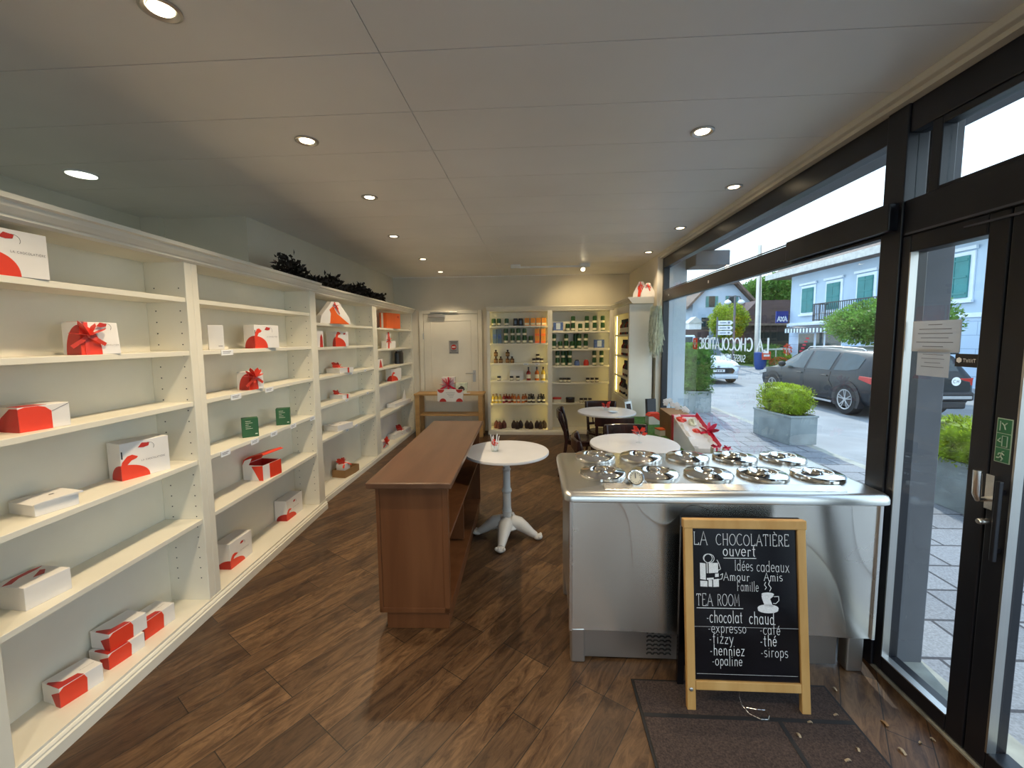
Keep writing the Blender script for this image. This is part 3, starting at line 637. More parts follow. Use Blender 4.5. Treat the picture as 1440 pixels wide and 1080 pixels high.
# corner cabinet along the right wall, faces the shelves
t = thing('corner_cabinet', 'tall white corner cabinet of dark bottles beside the window', 'cabinet', (1.24, 6.80, 0), -PI/2)
CW, CDp = 1.20, .285
part('side_panel', MB().box(CW-.02, CW, .0, CDp, 0, 2.03), M_white, t, bevel=.003); part('side_panel', MB().box(0, .02, 0, CDp, 0, 2.03), M_white, t, bevel=.003)
part('back_panel', MB().box(.02, CW-.02, CDp-.015, CDp, 0, 2.03), M_white, t)
part('face_frame', MB().box(0, .16, -.018, 0, 0, 2.03).box(CW-.07, CW, -.018, 0, 0, 2.03).box(.16, CW-.07, -.018, 0, 1.93, 2.03).box(.16, CW-.07, -.018, 0, 0, .74), M_white, t, bevel=.003)
CL = [.76, 1.04, 1.34, 1.64]
for z in CL: part('shelf', MB().box(.02, CW-.02, .0, CDp-.02, z-.025, z), M_white, t, bevel=.002)
part('drawer_front', MB().box(.18, CW-.09, -.026, -.018, .42, .72), M_white, t, bevel=.004)
part('cornice', cornice(CW+.05, -.02, CDp), M_white, t)
part('led_strip', MB().box(.162, .168, .015, .025, .78, 1.92), M_led, t)

# ================================================================== BOXES ON THE LEFT SHELVES
def bow(mb, c, s, nrm=(0, -1, 0), loops=4, tails=2, rng=random):
    c = Vector(c); n = Vector(nrm).normalized(); ux = n.cross(Vector((0, 0, 1)))
    ux = ux.normalized() if ux.length > 1e-3 else Vector((1, 0, 0)); uz = ux.cross(n).normalized()
    for k in range(loops):
        a = PI*(.08+.84*k/max(1, loops-1))+rng.uniform(-.2, .2); L = s*rng.uniform(.75, 1.05)
        d = ux*math.cos(a)+uz*math.sin(a); sdv = n
        pts = []
        for q in range(9):
            th = 2*PI*q/8; r = L*.5*(1-math.cos(th)); off = .24*s*math.sin(th)
            pts.append(c+d*r+sdv*(off*.5+.1*s)+ux*(0.0))
        mb.sweep(pts, s*.30, s*.02, up=d.cross(sdv))
    for k in range(tails):
        a = PI*(1.2+.6*k/max(1, tails-1))+rng.uniform(-.15, .15) if tails > 1 else 1.5*PI
        d = ux*math.cos(a)+uz*math.sin(a)
        mb.sweep([c+n*.05*s, c+d*s*.5+n*.16*s, c+d*s*1.15+n*.03*s], s*.24, s*.02, up=n)
    mb.blob(c+n*.1*s, (s*.14, s*.14, s*.14), 8, 6)
    return mb
def gift_box(label, pos, rz, w, d, h, cat='box', group=None, name='gift_box', mat=None, taper=0.0, lid=False):
    t = thing(name, label, cat, pos, rz, group)
    mb = MB().box(0, w, 0, d, 0, h)
    if taper: mb.v = [(p[0], p[1]+(taper if p[2] > h/2 and p[1] < d/2 else 0), p[2]) for p in mb.v]
    part('carton', mb, mat or M_box, t, bevel=.002)
    if lid: part('lid_flap', MB().box(-.001, w+.001, -.0015, d, h, h+.0025), mat or M_box, t)
    return t
# nearest bookcase (A)
def onA(u, d, z): return PA(u, d, z+.0005)
def onC(u, d, z): return PC(u, d, z+.0005)
def wrap_print(t, w, d, h, fw, ew, dh, neck=True, lean=.8, name=None, emblem=None, slot=False):
    """the red pouch print folds round the near corner: fw wide on the front, ew on the end"""
    N_ = 14
    fr = [(fw*math.cos(PI/2*i/N_), dh*math.sin(PI/2*i/N_)**.9) for i in range(N_+1)]+[(0, 0)]
    en = [(ew*math.cos(PI/2*i/N_), dh*math.sin(PI/2*i/N_)**.9) for i in range(N_+1)]+[(0, 0)]
    part('red_print', MB().prism(fr, -.0014, -.0003, 'y'), M_red, t)
    if ew: part('red_print', MB().prism(en, -.0014, -.0003, 'x'), M_redd, t)  # same red as the front, darkened to paint in the end's shade
    if neck:
        q = dh*.6
        nk = [(0, dh*.92), (fw*.18, dh*.92), (fw*(.22+.3*lean), dh+q*.38), (fw*(.40+.3*lean), dh+q*.52), (fw*(.46+.3*lean), dh+q*.70), (fw*(.26+.3*lean), dh+q), (fw*(.12+.25*lean), dh+q*.92), (fw*.05, dh+q*.35)]
        nk = [(p[0], min(p[1], h-.003)) for p in nk]
        part('red_knot_print', MB().prism(nk, -.0016, -.0003, 'y'), M_red, t)
    if name:
        tx, tz, tw_ = name; L, lw = lettering('LA CHOCOLATIÈRE', .012, .0016, space=.3); k = tw_/lw
        L.v = [(p[0]*k, p[1]*k, 0) for p in L.v]; on_plane(L, (tx, 0, tz), (1, 0, 0), (0, 0, 1), .0012); part('name_lettering', L, M_ink, t)
    if emblem:
        ex, ez, es = emblem
        part('emblem_print', MB().prism([(ex, ez), (ex+es*.35, ez+es*.42), (ex+es, ez+es*.3), (ex+es*.9, ez), (ex+es*.45, ez-es*.08)], -.0014, -.0003, 'y'), M_redd, t)
        part('emblem_swirl', MB().tube([(ex+es*(.9+.5*math.cos(a)), -.0008, ez+es*(-.1+.45*math.sin(a))) for a in [PI*.9-k*PI*.12 for k in range(10)]], .0007, 5), M_ink, t)
    if slot: part('handle_slot', MB().box(.004, .009, -.0012, -.0003, h*.58, h*.78).box(w-.0003, w+.0012, .02, .06, h*.62, h*.66).box(w-.0003, w+.0012, .02, .06, h*.2, h*.24), M_black, t)
t = gift_box('large upright red and white carton on the top shelf of the nearest bookcase', onA(.035, -.035, 1.842), RZA-.10, .175, .12, .167)
wrap_print(t, .175, .12, .167, .085, .06, .085, neck=False, name=(.06, .085, .105), emblem=(.03, .135, .045), slot=True)
t = gift_box('white box with red ribbon bow on the second shelf from the top, nearest bookcase', onA(.335, -.055, 1.548), RZA-.25, .148, .107, .140, taper=.012)
wrap_print(t, .148, .107, .140, .075, .085, .128, neck=False, name=(.07, .038, .07), emblem=(.06, .122, .04))
mb = MB().box(.014, .028, -.004, -.002, 0, .138).box(.014, .028, -.004, .10, .1405, .1415); bow(mb, (.022, -.006, .082), .065, loops=4, rng=random.Random(3)); part('ribbon_bow', mb, M_ribbon, t)
t = gift_box('low red and white box on the middle shelf of the nearest bookcase', onA(.108, -.086, 1.262), RZA-.22, .157, .145, .096)
part('red_print', MB().prism([(0, .088), (0, 0), (.098, 0), (.098, .070), (.09, .078), (.080, .088), (.06, .0945), (.02, .0945)], -.0014, -.0003, 'y'), M_red, t)
part('red_print', MB().prism([(0, 0), (.0, .09), (.04, .09), (.09, .055), (.13, .0)], -.0014, -.0003, 'x'), M_redd, t)  # end face: shade painted into the red
part('lid_seam', MB().tube([(.10, -.001, .068), (.125, -.001, .080), (.156, -.001, .093)], .0008, 5), M_ink, t)
part('red_print', MB().prism([(.0, .0), (.085, .0), (.075, .05), (.03, .06), (0, .055)], .0963, .097, 'z'), M_redd, t)
t = gift_box('upright white carton with red pouch print on the fourth shelf down, nearest bookcase', onA(.54, -.13, .925), RZA-.36, .212, .105, .183)
wrap_print(t, .212, .105, .183, .118, .075, .075, lean=.5, name=(.085, .078, .105), emblem=(.075, .150, .05), slot=True)
t = gift_box('flat white box lying closed on the fourth shelf down, nearest bookcase', onA(.126, -.085, .925), RZA-.26, .138, .155, .050)
part('lid_flap', MB().prism([(-.01, .051), (.15, .051), (.145, .058), (.02, .056)], -.012, .13, 'y'), M_box, t); part('fine_print', MB().box(.075, .09, .055, .062, .0585, .0592), M_ink, t)
t = gift_box('shallow white box with red swoosh on its lid, fifth shelf down, nearest bookcase', onA(.07, -.095, .577), RZA-.12, .153, .145, .092)
part('red_print', MB().prism([(.0, .10), (.05, .128), (.11, .14), (.148, .13), (.12, .118), (.06, .11), (.02, .085)], .0923, .093, 'z'), M_redd, t); part('red_print', MB().prism([(.07, .06), (.12, .10), (.128, .085), (.10, .05)], .0923, .093, 'z'), M_redd, t)
def low_box(label, u, d, z, rz, w=.145, dd=.13, h=.080, group=None):
    t = gift_box(label, onA(u, d, z), RZA+rz, w, dd, h, group=group)
    part('red_print', MB().prism([(0, 0), (0, h*.80), (w*.10, h*.96), (w*.56, h*.98), (w*.62, h*.72), (w*.60, 0)], -.0014, -.0003, 'y'), M_red, t)
    part('red_print', MB().prism([(.0, .0), (w*.56, .0), (w*.52, .03), (w*.20, .035), (w*.05, dd*.75), (0, dd*.7)], h+.0003, h+.001, 'z'), M_redd, t)
    part('red_print', MB().prism([(0, 0), (0, h*.8), (dd*.45, h*.55), (dd*.25, 0)], -.0014, -.0003, 'x'), M_redd, t)  # end of the box, its shade put into the print colour
    L, lw = lettering('LA CHOCOLATIÈRE', .008, .0013, space=.3); k = .05/lw; L.v = [(p[0]*k, p[1]*k, 0) for p in L.v]
    on_plane(L, (w*.60, dd*.35, h), (1, 0, 0), (0, 1, 0), .0012); part('name_lettering', L, M_ink, t)
    return t
low_box('front red and white box on the base of the nearest bookcase', .168, -.120, .085, -.30, .148, .115, .085)
low_box('lower box of the stacked pair on the base of the nearest bookcase', .370, -.110, .085, -.22, .156, .120, .075)
low_box('upper box of the stacked pair on the base of the nearest bookcase', .390, -.118, .161, -.21, .165, .115, .082)
low_box('red and white box behind the stacked pair on the nearest bookcase base', .560, -.110, .085, -.13, .168, .115, .095)
# second bookcase (B)
t = gift_box('plain white upright card box on the second shelf, second bookcase', onA(1.15, -.10, 1.548), RZA-.9, .080, .05, .152)
part('fine_print', MB().box(.050, .072, -.0012, -.0002, .02, .0235), M_ink, t)
tag(part('shelf_riser', MB().box(0, .12, 0, .05, 0, .014), M_white, None, loc=onA(1.255, -.13, 1.548), rz=RZA, bevel=.001), 'thin cream strip beside the plain white box, second bookcase', 'block')
t = gift_box('wide white carton with red pouch print on the second shelf, second bookcase', onA(1.537, -.05, 1.548), RZA-.25, .22, .095, .166)
wrap_print(t, .22, .095, .166, .112, .085, .088, lean=.35, name=(.105, .078, .10), emblem=(.09, .132, .05), slot=True)
t = gift_box('white box wrapped with a puffy red bow on the third shelf, second bookcase', onA(1.426, -.04, 1.262), RZA-.25, .125, .103, .125, taper=.01)
wrap_print(t, .125, .103, .125, .075, .085, .115, neck=False, name=(.078, .035, .04))
mb = MB().box(.010, .026, -.004, -.002, 0, .124); bow(mb, (.03, -.010, .088), .075, loops=6, tails=3, rng=random.Random(8)); part('ribbon_bow', mb, M_ribbon, t)
for lab, u, rz in (('green square box, first of two on the fourth shelf, second bookcase', 1.432, -.95), ('green square box nearer the back door on the fourth shelf, second bookcase', 1.854, -1.15)):
    t = gift_box(lab, onA(u, -.115, .925), RZA+rz, .100, .075, .132, mat=M_green, group='pair of green boxes')
    mb = MB()
    for k in range(5): mb.box(.022, .022+.045*(.7+.3*math.sin(k*2.1)), -.0012, -.0002, .112-.013*k, .1145-.013*k)
    mb.box(.078, .092, -.0012, -.0002, .018, .024)
    part('pale_print', mb, M_moss, t)
# open box
t = thing('open_gift_box', 'open red and white gift box with raised red lid, fifth shelf, second bookcase', 'box', onA(1.547, -.058, .577), RZA-.15)
w, d, h = .192, .165, .112
part('carton', MB().box(0, w, 0, .004, 0, h).box(0, .004, .004, d, 0, h).box(w-.004, w, .004, d, 0, h).box(.004, w-.004, d-.004, d, 0, h).box(.004, w-.004, .004, d-.004, 0, .004), M_box, t)
part('red_print', MB().box(w*.36, w, -.0014, -.0003, 0, h), M_red, t); part('red_print', MB().prism([(0, h), (d*.55, h*.92), (d*.42, h*.6), (d*.2, 0), (0, 0)], -.0014, -.0003, 'x'), M_red, t)
part('lining', MB().box(.005, w-.005, d-.008, d-.005, .02, h-.002).box(w-.009, w-.005, .006, d-.009, .02, h-.002), M_redd, t)
lidm = MB(); pts = [(d, h), (d-.02, h+.040), (d-.06, h+.062), (d-.12, h+.075), (d-.165, h+.088), (d-.185, h+.080)]
for a, b in zip(pts[:-1], pts[1:]): lidm.add([(.0, a[0], a[1]), (w, a[0], a[1]), (w+.01, b[0], b[1]), (-.01, b[0], b[1]), (.0, a[0], a[1]+.003), (w, a[0], a[1]+.003), (w+.01, b[0], b[1]+.003), (-.01, b[0], b[1]+.003)], [(0, 3, 2, 1), (4, 5, 6, 7), (0, 1, 5, 4), (1, 2, 6, 5), (2, 3, 7, 6), (3, 0, 4, 7)])
part('lid', lidm, M_red, t, label='red lid')
part('side_flap', MB().prism([(d, h), (d-.02, h+.035), (d-.08, h+.055), (d-.05, h)], .0, .003, 'x'), M_box, t)
for lab, u, dp, w_, d_ in (('white carton with red pouch print on the base of the second bookcase, entrance end', 1.219, -.112, .224, .11), ('white carton with red pouch print on the base of the second bookcase, back door end', 1.962, -.134, .25, .105)):
    t = gift_box(lab, onA(u, dp, .085), RZA-.03, w_, d_, .172, group='upright cartons on the second bookcase base')
    wrap_print(t, w_, d_, .172, .14, .09, .058, lean=.2, name=(.10, .078, .085), emblem=(.10, .128, .035))
# price tags on shelf edges
def price_tag(label, P, rz, w=.07, h=.034):
    t = tag(part('price_tag', MB().box(-w/2, w/2, -.003, 0, -h, 0), M_signw, None, loc=P, rz=rz), label, 'price tag', 'price tags on the shelf edges')
    mb = MB()
    for k in range(2): mb.box(-w*.38, w*.3-.01*k, -.0038, -.0031, -.013-.009*k, -.010-.009*k)
    part('print_lines', mb, M_ink, t)
price_tag('white price tag on the second shelf edge of the second bookcase', PA(1.20, .026-.05, 1.547), RZA, .11)
price_tag('white price tag under the box with the puffy bow, entrance side', PA(1.255, .026-.05, 1.258), RZA, .10)
price_tag('white price tag under the box with the puffy bow, back door side', PA(1.63, .026-.05, 1.258), RZA, .10)
for i, u in enumerate((1.12, 1.42, 1.655, 1.935, 2.265)):
    price_tag(f'{ORD[i]} white price tag from the entrance on the shelf edge under the green boxes', PA(u, .026-.05, .921), RZA, .085)
# third bookcase (C)
def pouch_bag(label, P, rz, w=.26, h=.24, d=.08, group=None, mat2=M_orange, flip=False):
    t = thing('gift_bag', label, 'gift bag', P, rz, group)
    prof = [(0, 0), (w, 0), (w*.95, h*.35), (w*.72, h*.78), (w*.62, h), (w*.38, h), (w*.25, h*.72), (w*.05, h*.35)]
    part('bag_body', MB().prism(prof, 0, d, 'y'), M_box, t, bevel=.003)
    red = [(w*.30, 0), (w*.95, 0), (w*.55, h*.45), (w*.42, h*.80), (w*.30, h*.62), (w*.34, h*.45)]
    if flip: red = [(w-p[0], p[1]) for p in red]
    part('red_print', MB().prism(red, -.0012, -.0002, 'y'), mat2, t)
    mb = MB().sweep([(w*.46, -.004, h*.98), (w*.50, -.012, h*.75), (w*.62, -.004, h*.45)], .012, .001, up=(0, -1, 0)); bow(mb, (w*.5, -.006, h*.80), .04, loops=2, rng=random.Random(2)); part('ribbon', mb, M_ribbon, t)
    return t
pouch_bag('white pouch bag with orange print, front of the pair on the top shelf, third bookcase', onC(.21, -.055, 1.77), RZC-.25, .46, .225, .06)
pouch_bag('white pouch bag with red ribbon, behind the orange print bag, third bookcase top shelf', onC(.56, -.135, 1.77), RZC-.20, .34, .235, .05, mat2=M_box)
t = gift_box('narrow white box with red stripe on the second shelf, third bookcase', onC(.145, -.06, 1.532), RZC-.25, .085, .06, .158)
part('red_print', MB().prism([(.03, 0), (.075, 0), (.07, .10), (.055, .13), (.04, .10)], -.0014, -.0003, 'y'), M_redd, t)
t = gift_box('white carton with red pouch print on the second shelf, third bookcase', onC(.519, -.055, 1.532), RZC-.25, .207, .12, .160)
wrap_print(t, .207, .12, .160, .16, .04, .10, lean=.2, emblem=(.12, .13, .04))
def flat_ribbon_box(label, P, rz, w, d, h, b=.07):
    t = gift_box(label, P, rz, w, d, h, lid=True)
    mb = MB().box(w*.55, w*.55+.025, -.004, d, h+.003, h+.0042).box(w*.55, w*.55+.025, -.004, -.0025, 0, h+.004); bow(mb, (w*.55, d*.65, h+.006), b, nrm=(0, -.5, .85), loops=4, rng=random.Random(5)); part('ribbon_bow', mb, M_ribbon, t)
    return t
flat_ribbon_box('long flat white box tied with red ribbon on the third shelf, third bookcase', onC(.56, -.045, 1.24), RZC-.24, .235, .175, .052, .08)
flat_ribbon_box('small flat white box tied with red ribbon on the fourth shelf, third bookcase', onC(.60, -.045, .953), RZC-.24, .125, .170, .042, .06)
t = gift_box('plain flat white box on the fifth shelf, third bookcase', onC(.45, -.045, .62), RZC-.24, .255, .18, .062, lid=True)
part('fine_print', MB().box(.12, .15, .07, .075, .0652, .066), M_ink, t)
t = thing('card_tray', 'open brown card tray on the base of the third bookcase', 'tray', onC(.62, -.065, .055), RZC-.16)
w, d, h = .28, .165, .085
part('tray_walls', MB().box(0, w, 0, .006, 0, h).box(0, w, d-.006, d, 0, h).box(0, .006, .006, d-.006, 0, h).box(w-.006, w, .006, d-.006, 0, h).box(.006, w-.006, .006, d-.006, 0, .005), M_kraft, t)
t = gift_box('small white box with red bow standing inside the brown card tray', onC(.655, -.105, .062), RZC-.16, .14, .085, .135)
mb = MB(); bow(mb, (.06, .03, .138), .085, nrm=(0, -.6, .8), loops=6, tails=2, rng=random.Random(9)); part('ribbon_bow', mb, M_ribbon, t)
for i, (u, z) in enumerate(((.55, 1.238), (.95, 1.238), (.40, .951), (1.0, .951), (.38, .618), (.62, .618))):
    price_tag(f'{["first", "second"][i % 2]} small price tag on the {["third", "fourth", "fifth"][i//2]} shelf edge of the third bookcase', PC(u+.25, .026-.05, z), RZC, .06, .028)
# fourth bookcase (D)
t = gift_box('tall orange box on the top shelf of the fourth bookcase', onC(2.15, -.055, 1.765), RZC-.20, .385, .12, .225, mat=M_orange)
part('pale_spine', MB().box(.0, .004, .0, .03, .0, .22).xf(Matrix.Translation((-.0045, .06, 0))), M_box, t); part('fine_print', MB().box(.30, .34, -.0012, -.0002, .16, .19), M_redd, t)
t = gift_box('white box with hanging red ribbon on the second shelf, fourth bookcase', onC(2.175, -.085, 1.472), RZC-.30, .226, .09, .105)
mb = MB().sweep([(.05, -.004, .24), (.06, -.01, .15), (.05, -.004, 0)], .03, .0015, up=(0, -1, 0)); bow(mb, (.055, -.006, .125), .06, loops=3, rng=random.Random(4)); part('ribbon_bow', mb, M_ribbon, t)
part('back_card', MB().box(.01, .12, .01, .014, .105, .235), M_box, t)
t = thing('dark_tin', 'tall black tin on the third shelf of the fourth bookcase', 'tin', onC(2.88, -.13, 1.21), RZC)
part('tin_body', MB().lathe([(0, 0), (.125, 0), (.125, .17), (.10, .19), (.10, .205), (0, .205)], 20, sy=.5), M_dark, t, smooth=True)
part('pale_lid', MB().lathe([(0, .205), (.06, .205), (.06, .225), (0, .225)], 16, sy=.5), M_box, t)
t = gift_box('thin pouch box with red print on the third shelf, fourth bookcase', onC(1.84, -.09, 1.21), RZC-.1, .14, .05, .12)
part('red_print', MB().prism([(.02, 0), (.12, 0), (.085, .09), (.06, .118)], -.0014, -.0003, 'y'), M_redd, t)
t = gift_box('white carton with red pouch print on the fourth shelf, fourth bookcase', onC(2.30, -.065, .975), RZC-.25, .27, .10, .185)
wrap_print(t, .27, .10, .185, .17, .08, .085, lean=.3)
tag(part('display_card', MB().prism([(0, 0), (.95, 0), (.93, .34), (.05, .36)], 0, .006, 'y'), M_box, None, loc=onC(2.05, -.225, .555), rz=RZC), 'large plain white display card at the back of the fifth shelf, fourth bookcase', 'card')
t = gift_box('flat white box with raised corner flap on the fifth shelf, fourth bookcase', onC(2.40, -.060, .555), RZC-.12, .60, .145, .06, lid=True)
part('corner_flap', MB().prism([(.30, .063), (.46, .063), (.40, .24)], .02, .024, 'y'), M_box, t)
t = gift_box('small box with red bow on the base of the fourth bookcase', onC(1.84, -.07, .06), RZC-.1, .16, .07, .11)
mb = MB(); bow(mb, (.08, -.006, .075), .085, loops=4, rng=random.Random(6)); part('ribbon_bow', mb, M_ribbon, t)
tag(part('display_card', MB().prism([(0, 0), (.9, 0), (.9, .33), (.04, .36)], 0, .006, 'y'), M_box, None, loc=onC(2.05, -.225, .06), rz=RZC), 'large plain white display card at the back of the fourth bookcase base', 'card')
t = gift_box('open flat white box holding ribbon on the base of the fourth bookcase', onC(2.40, -.085, .06), RZC-.12, .62, .12, .075)
mb = MB(); bow(mb, (.36, .06, .078), .11, nrm=(0, -.6, .8), loops=5, rng=random.Random(12)); part('ribbon_bow', mb, M_redd, t)
# garland on the cornice
rng = random.Random(21); mb = MB()
def leaf(mb, p, d, L, wd, up):
    d = Vector(d).normalized(); s_ = d.cross(Vector(up)); s_ = s_.normalized() if s_.length > 1e-3 else Vector((1, 0, 0)); p = Vector(p)
    n_ = s_.cross(d)*L*.12
    mb.add([p, p+d*L*.5+s_*wd/2+n_, p+d*L, p+d*L*.5-s_*wd/2+n_], [(0, 1, 2), (0, 2, 3)])
path = []
for k in range(60):
    f = k/59; u = -.36+f*2.45; path.append(PC(u, -.08+.03*math.sin(k*.9), 2.150+.015*math.sin(k*1.7)))
mb.tube(path, .006, 6)
for k in range(2200):
    f = rng.random()
    hgt = .055+.11*max(0, math.sin(f*19+.6))*(.4+.6*rng.random())+(.05 if f < .15 else 0)
    u = -.36+f*2.45; p = PC(u, -.10+rng.uniform(-.06, .06), 2.140+rng.random()*hgt)
    leaf(mb, p, (rng.uniform(-1, 1), rng.uniform(-1, 1), rng.uniform(-.3, 1)), rng.uniform(.035, .07), .034, (rng.random(), rng.random(), rng.random()))
tag(part('leaf_garland', mb, M_leafd), 'dark artificial leaf garland lying along the top of the third bookcase', 'garland')

# ================================================================== GOODS ON THE BACK SHELVES
KX, KX0 = .0015525, -.8689        # metres per measured unit along the back shelves
def bxs(v): return KX0+KX*v
protos = {}
def proto(kind):
    """builds a product at the origin once; later ones are copies"""
    t = bpy.data.objects.new(kind, None); COL.objects.link(t); t.empty_display_size = .03
    if kind == 'tea_tin':
        part('tin_body', MB().lathe([(0, 0), (.034, 0), (.035, .003), (.035, .108), (.031, .112), (.031, .121), (0, .121)], 18), M_tin, t, smooth=True)
        part('label', MB().lathe([(.0354, .012), (.0354, .047)], 18), M_lab, t, smooth=True)
        part('label_stripe', MB().lathe([(.0354, .06), (.0354, .10)], 6, sx=.6).xf(Matrix.Translation((0, -.0147, 0))), M_leaf, t) if False else None
    elif kind == 'black_tin':
        part('tin_body', MB().lathe([(0, 0), (.04, 0), (.04, .105), (.034, .11), (.034, .122), (0, .122)], 18), M_dark, t, smooth=True)
        part('label', MB().box(-.018, .018, -.0405, -.036, .03, .085), M_slate, t)
    elif kind == 'amber_carton':
        part('carton', MB().box(-.038, .038, -.035, .035, 0, .125), M_obox, t, bevel=.002); part('label', MB().box(-.036, .036, -.0358, -.0352, .012, .045), M_lab, t)
    elif kind == 'orange_carton':
        part('carton', MB().box(-.036, .036, -.035, .035, 0, .118), M_obox, t, bevel=.002); part('label', MB().box(-.0365, .0365, -.0358, .0352, .0, .035), M_orange, t)
    elif kind == 'slate_carton':
        part('carton', MB().box(-.034, .034, -.034, .034, 0, .235), M_slate, t, bevel=.002); part('label', MB().box(-.028, .028, -.0348, -.0342, .08, .15), M_blue, t)
    elif kind == 'blue_carton':
        part('carton', MB().box(-.08, .08, -.05, .05, 0, .145), M_blue, t, bevel=.002); part('label', MB().box(-.035, .035, -.0508, -.0502, .03, .13), M_ext, t); part('base_label', MB().box(-.08, .08, -.0508, -.0502, .0, .012), M_lab, t)
    elif kind == 'liqueur_bottle':
        part('bottle_body', MB().lathe([(0, 0), (.032, 0), (.034, .01), (.034, .06), (.03, .07), (.012, .078), (.012, .09), (0, .09)], 16), M_amber, t, smooth=True)
        part('cap', MB().lathe([(.014, .085), (.016, .088), (.016, .108), (0, .11)], 12), M_dark, t, smooth=True); part('label', MB().lathe([(.0345, .018), (.0345, .05)], 16), M_kraft, t)
    elif kind == 'tall_bottle':
        part('bottle_body', MB().lathe([(0, 0), (.035, 0), (.036, .012), (.036, .12), (.030, .145), (.013, .165), (.012, .215), (0, .215)], 16), M_amber, t, smooth=True)
        part('cap', MB().lathe([(.0135, .18), (.0135, .225), (0, .226)], 12), M_dark, t); part('label', MB().lathe([(.0366, .035), (.0366, .10)], 16), M_lab, t)
    elif kind == 'preserve_jar':
        part('jar_body', MB().lathe([(0, 0), (.030, 0), (.032, .006), (.032, .05), (.027, .058), (0, .058)], 16), M_choc, t, smooth=True)
        part('lid', MB().lathe([(.029, .056), (.031, .058), (.031, .072), (0, .073)], 16), M_dark, t, smooth=True); part('label', MB().lathe([(.0326, .012), (.0326, .042)], 16), M_lab, t)
    elif kind == 'syrup_bottle':
        part('bottle_body', MB().lathe([(0, 0), (.026, 0), (.028, .006), (.028, .085), (.024, .10), (.014, .112), (.013, .125), (0, .125)], 14), M_osyr, t, smooth=True)
        part('cap', MB().lathe([(.015, .12), (.015, .145), (0, .146)], 10), M_cork, t); part('label', MB().lathe([(.0285, .03), (.0285, .06)], 14), M_lab, t)
    elif kind == 'chocolate_bag':
        mb = MB().lathe([(0, .001), (.034, .001), (.043, .012), (.046, .05), (.040, .085), (.022, .115), (.010, .128)], 14, sy=.8); part('bag_contents', mb, M_choc, t, smooth=True)
        mb = MB().lathe([(.014, .128), (.010, .135), (.020, .150), (.030, .165)], 10); part('bag_top', mb, M_clear, t, smooth=True); part('tie', MB().lathe([(.014, .126), (.016, .131), (.013, .136)], 10), M_cork, t)
    elif kind == 'lidded_crock':
        part('crock_body', MB().lathe([(0, 0), (.040, 0), (.044, .01), (.044, .06), (.032, .08), (0, .082)], 18), M_blue, t, smooth=True); part('lid', MB().lathe([(.033, .08), (.030, .092), (0, .098)], 16), M_dark, t, smooth=True)
    elif kind == 'flat_tin':
        part('tin_body', MB().lathe([(0, 0), (.070, 0), (.072, .004), (.072, .06), (0, .062)], 24, sy=.6), M_lab, t, smooth=True); part('lid', MB().lathe([(.074, .055), (.074, .082), (.07, .086), (0, .086)], 24, sy=.6), M_redd, t, smooth=True)
    return t
def put(kind, label, P, rz=0, cat=None, group=None, mats=None):
    if kind not in protos:
        r = proto(kind); ch = list(r.children); protos[kind] = (r, [(c, c.data) for c in ch])
    else:
        r0, base = protos[kind]; r = r0.copy(); COL.objects.link(r); ch = []
        for c, dt in base:
            d = c.copy(); d.data = dt; COL.objects.link(d); d.parent = r; ch.append(d)
    r.location = P; r.rotation_euler = (0, 0, rz); tag(r, label, cat or kind.split('_')[-1], group)
    if mats:
        for d in ch:
            k = d.name.split('.')[0]
            if k in mats:
                key = (kind, k, mats[k].name)
                if key not in protos:
                    dd = d.data.copy(); dd.materials[0] = mats[k]; protos[key] = dd
                d.data = protos[key]
    return r
ROWN = ['lowest', 'second lowest', 'middle', 'second highest', 'top']
def row(items, zs, bay, lev, names):
    """items: (unit x, kind, stacked?, mats); labels count along the shelf from the back door side"""
    cnt = {}; z = zs; ref = 'nearest the back door' if bay == 0 else 'after the middle post'
    bayn = 'door bay' if bay == 0 else 'corner bay'
    for it in items:
        ux, kind, st = it[0], it[1], it[2]; mats = it[3] if len(it) > 3 else None; yy = it[4] if len(it) > 4 else -.0
        nm = names.get(kind, kind.replace('_', ' ')); cat = kind.split('_')[-1]
        if isinstance(nm, tuple): nm = nm[0]
        key = it[5] if len(it) > 5 else nm
        cnt[key] = cnt.get(key, 0)+1
        n = ORD[cnt[key]-1]; base = f'{n} {key} from the back door, {lev} shelf, {bayn}'
        hgt = {'tea_tin': .121, 'orange_carton': .118, 'liqueur_bottle': .11, 'preserve_jar': .073}.get(kind, .1)
        P = (bxs(ux), BYF+.12+yy, z+.0005)
        if st:
            put(kind, f'lower of stack, {base}', P, 0, cat, nm+'s on the back shelves', mats)
            put(kind, f'upper of stack, {base}', (P[0], P[1], P[2]+hgt+.0005), 0, cat, nm+'s on the back shelves', mats)
        else: put(kind, base, P, 0, cat, nm+'s on the back shelves', mats)
NM = {'tea_tin': 'green tin', 'black_tin': 'black tin', 'amber_carton': 'amber carton', 'orange_carton': 'orange carton', 'slate_carton': 'tall slate blue carton', 'blue_carton': 'blue picture carton', 'liqueur_bottle': 'small amber bottle', 'tall_bottle': 'tall bottle', 'preserve_jar': 'small jar', 'syrup_bottle': 'syrup bottle', 'chocolate_bag': 'tied bag of dark sweets', 'lidded_crock': 'lidded pot', 'flat_tin': 'flat tin'}
Lz, Rz = BL[0][::-1], BL[1][::-1]
row([(112, 'tea_tin', 0), (167, 'tea_tin', 0), (250, 'tea_tin', 0), (345, 'black_tin', 0), (400, 'black_tin', 0), (467, 'amber_carton', 0), (530, 'amber_carton', 0), (590, 'amber_carton', 0), (647, 'amber_carton', 0)], Lz[0], 0, 'top', NM)
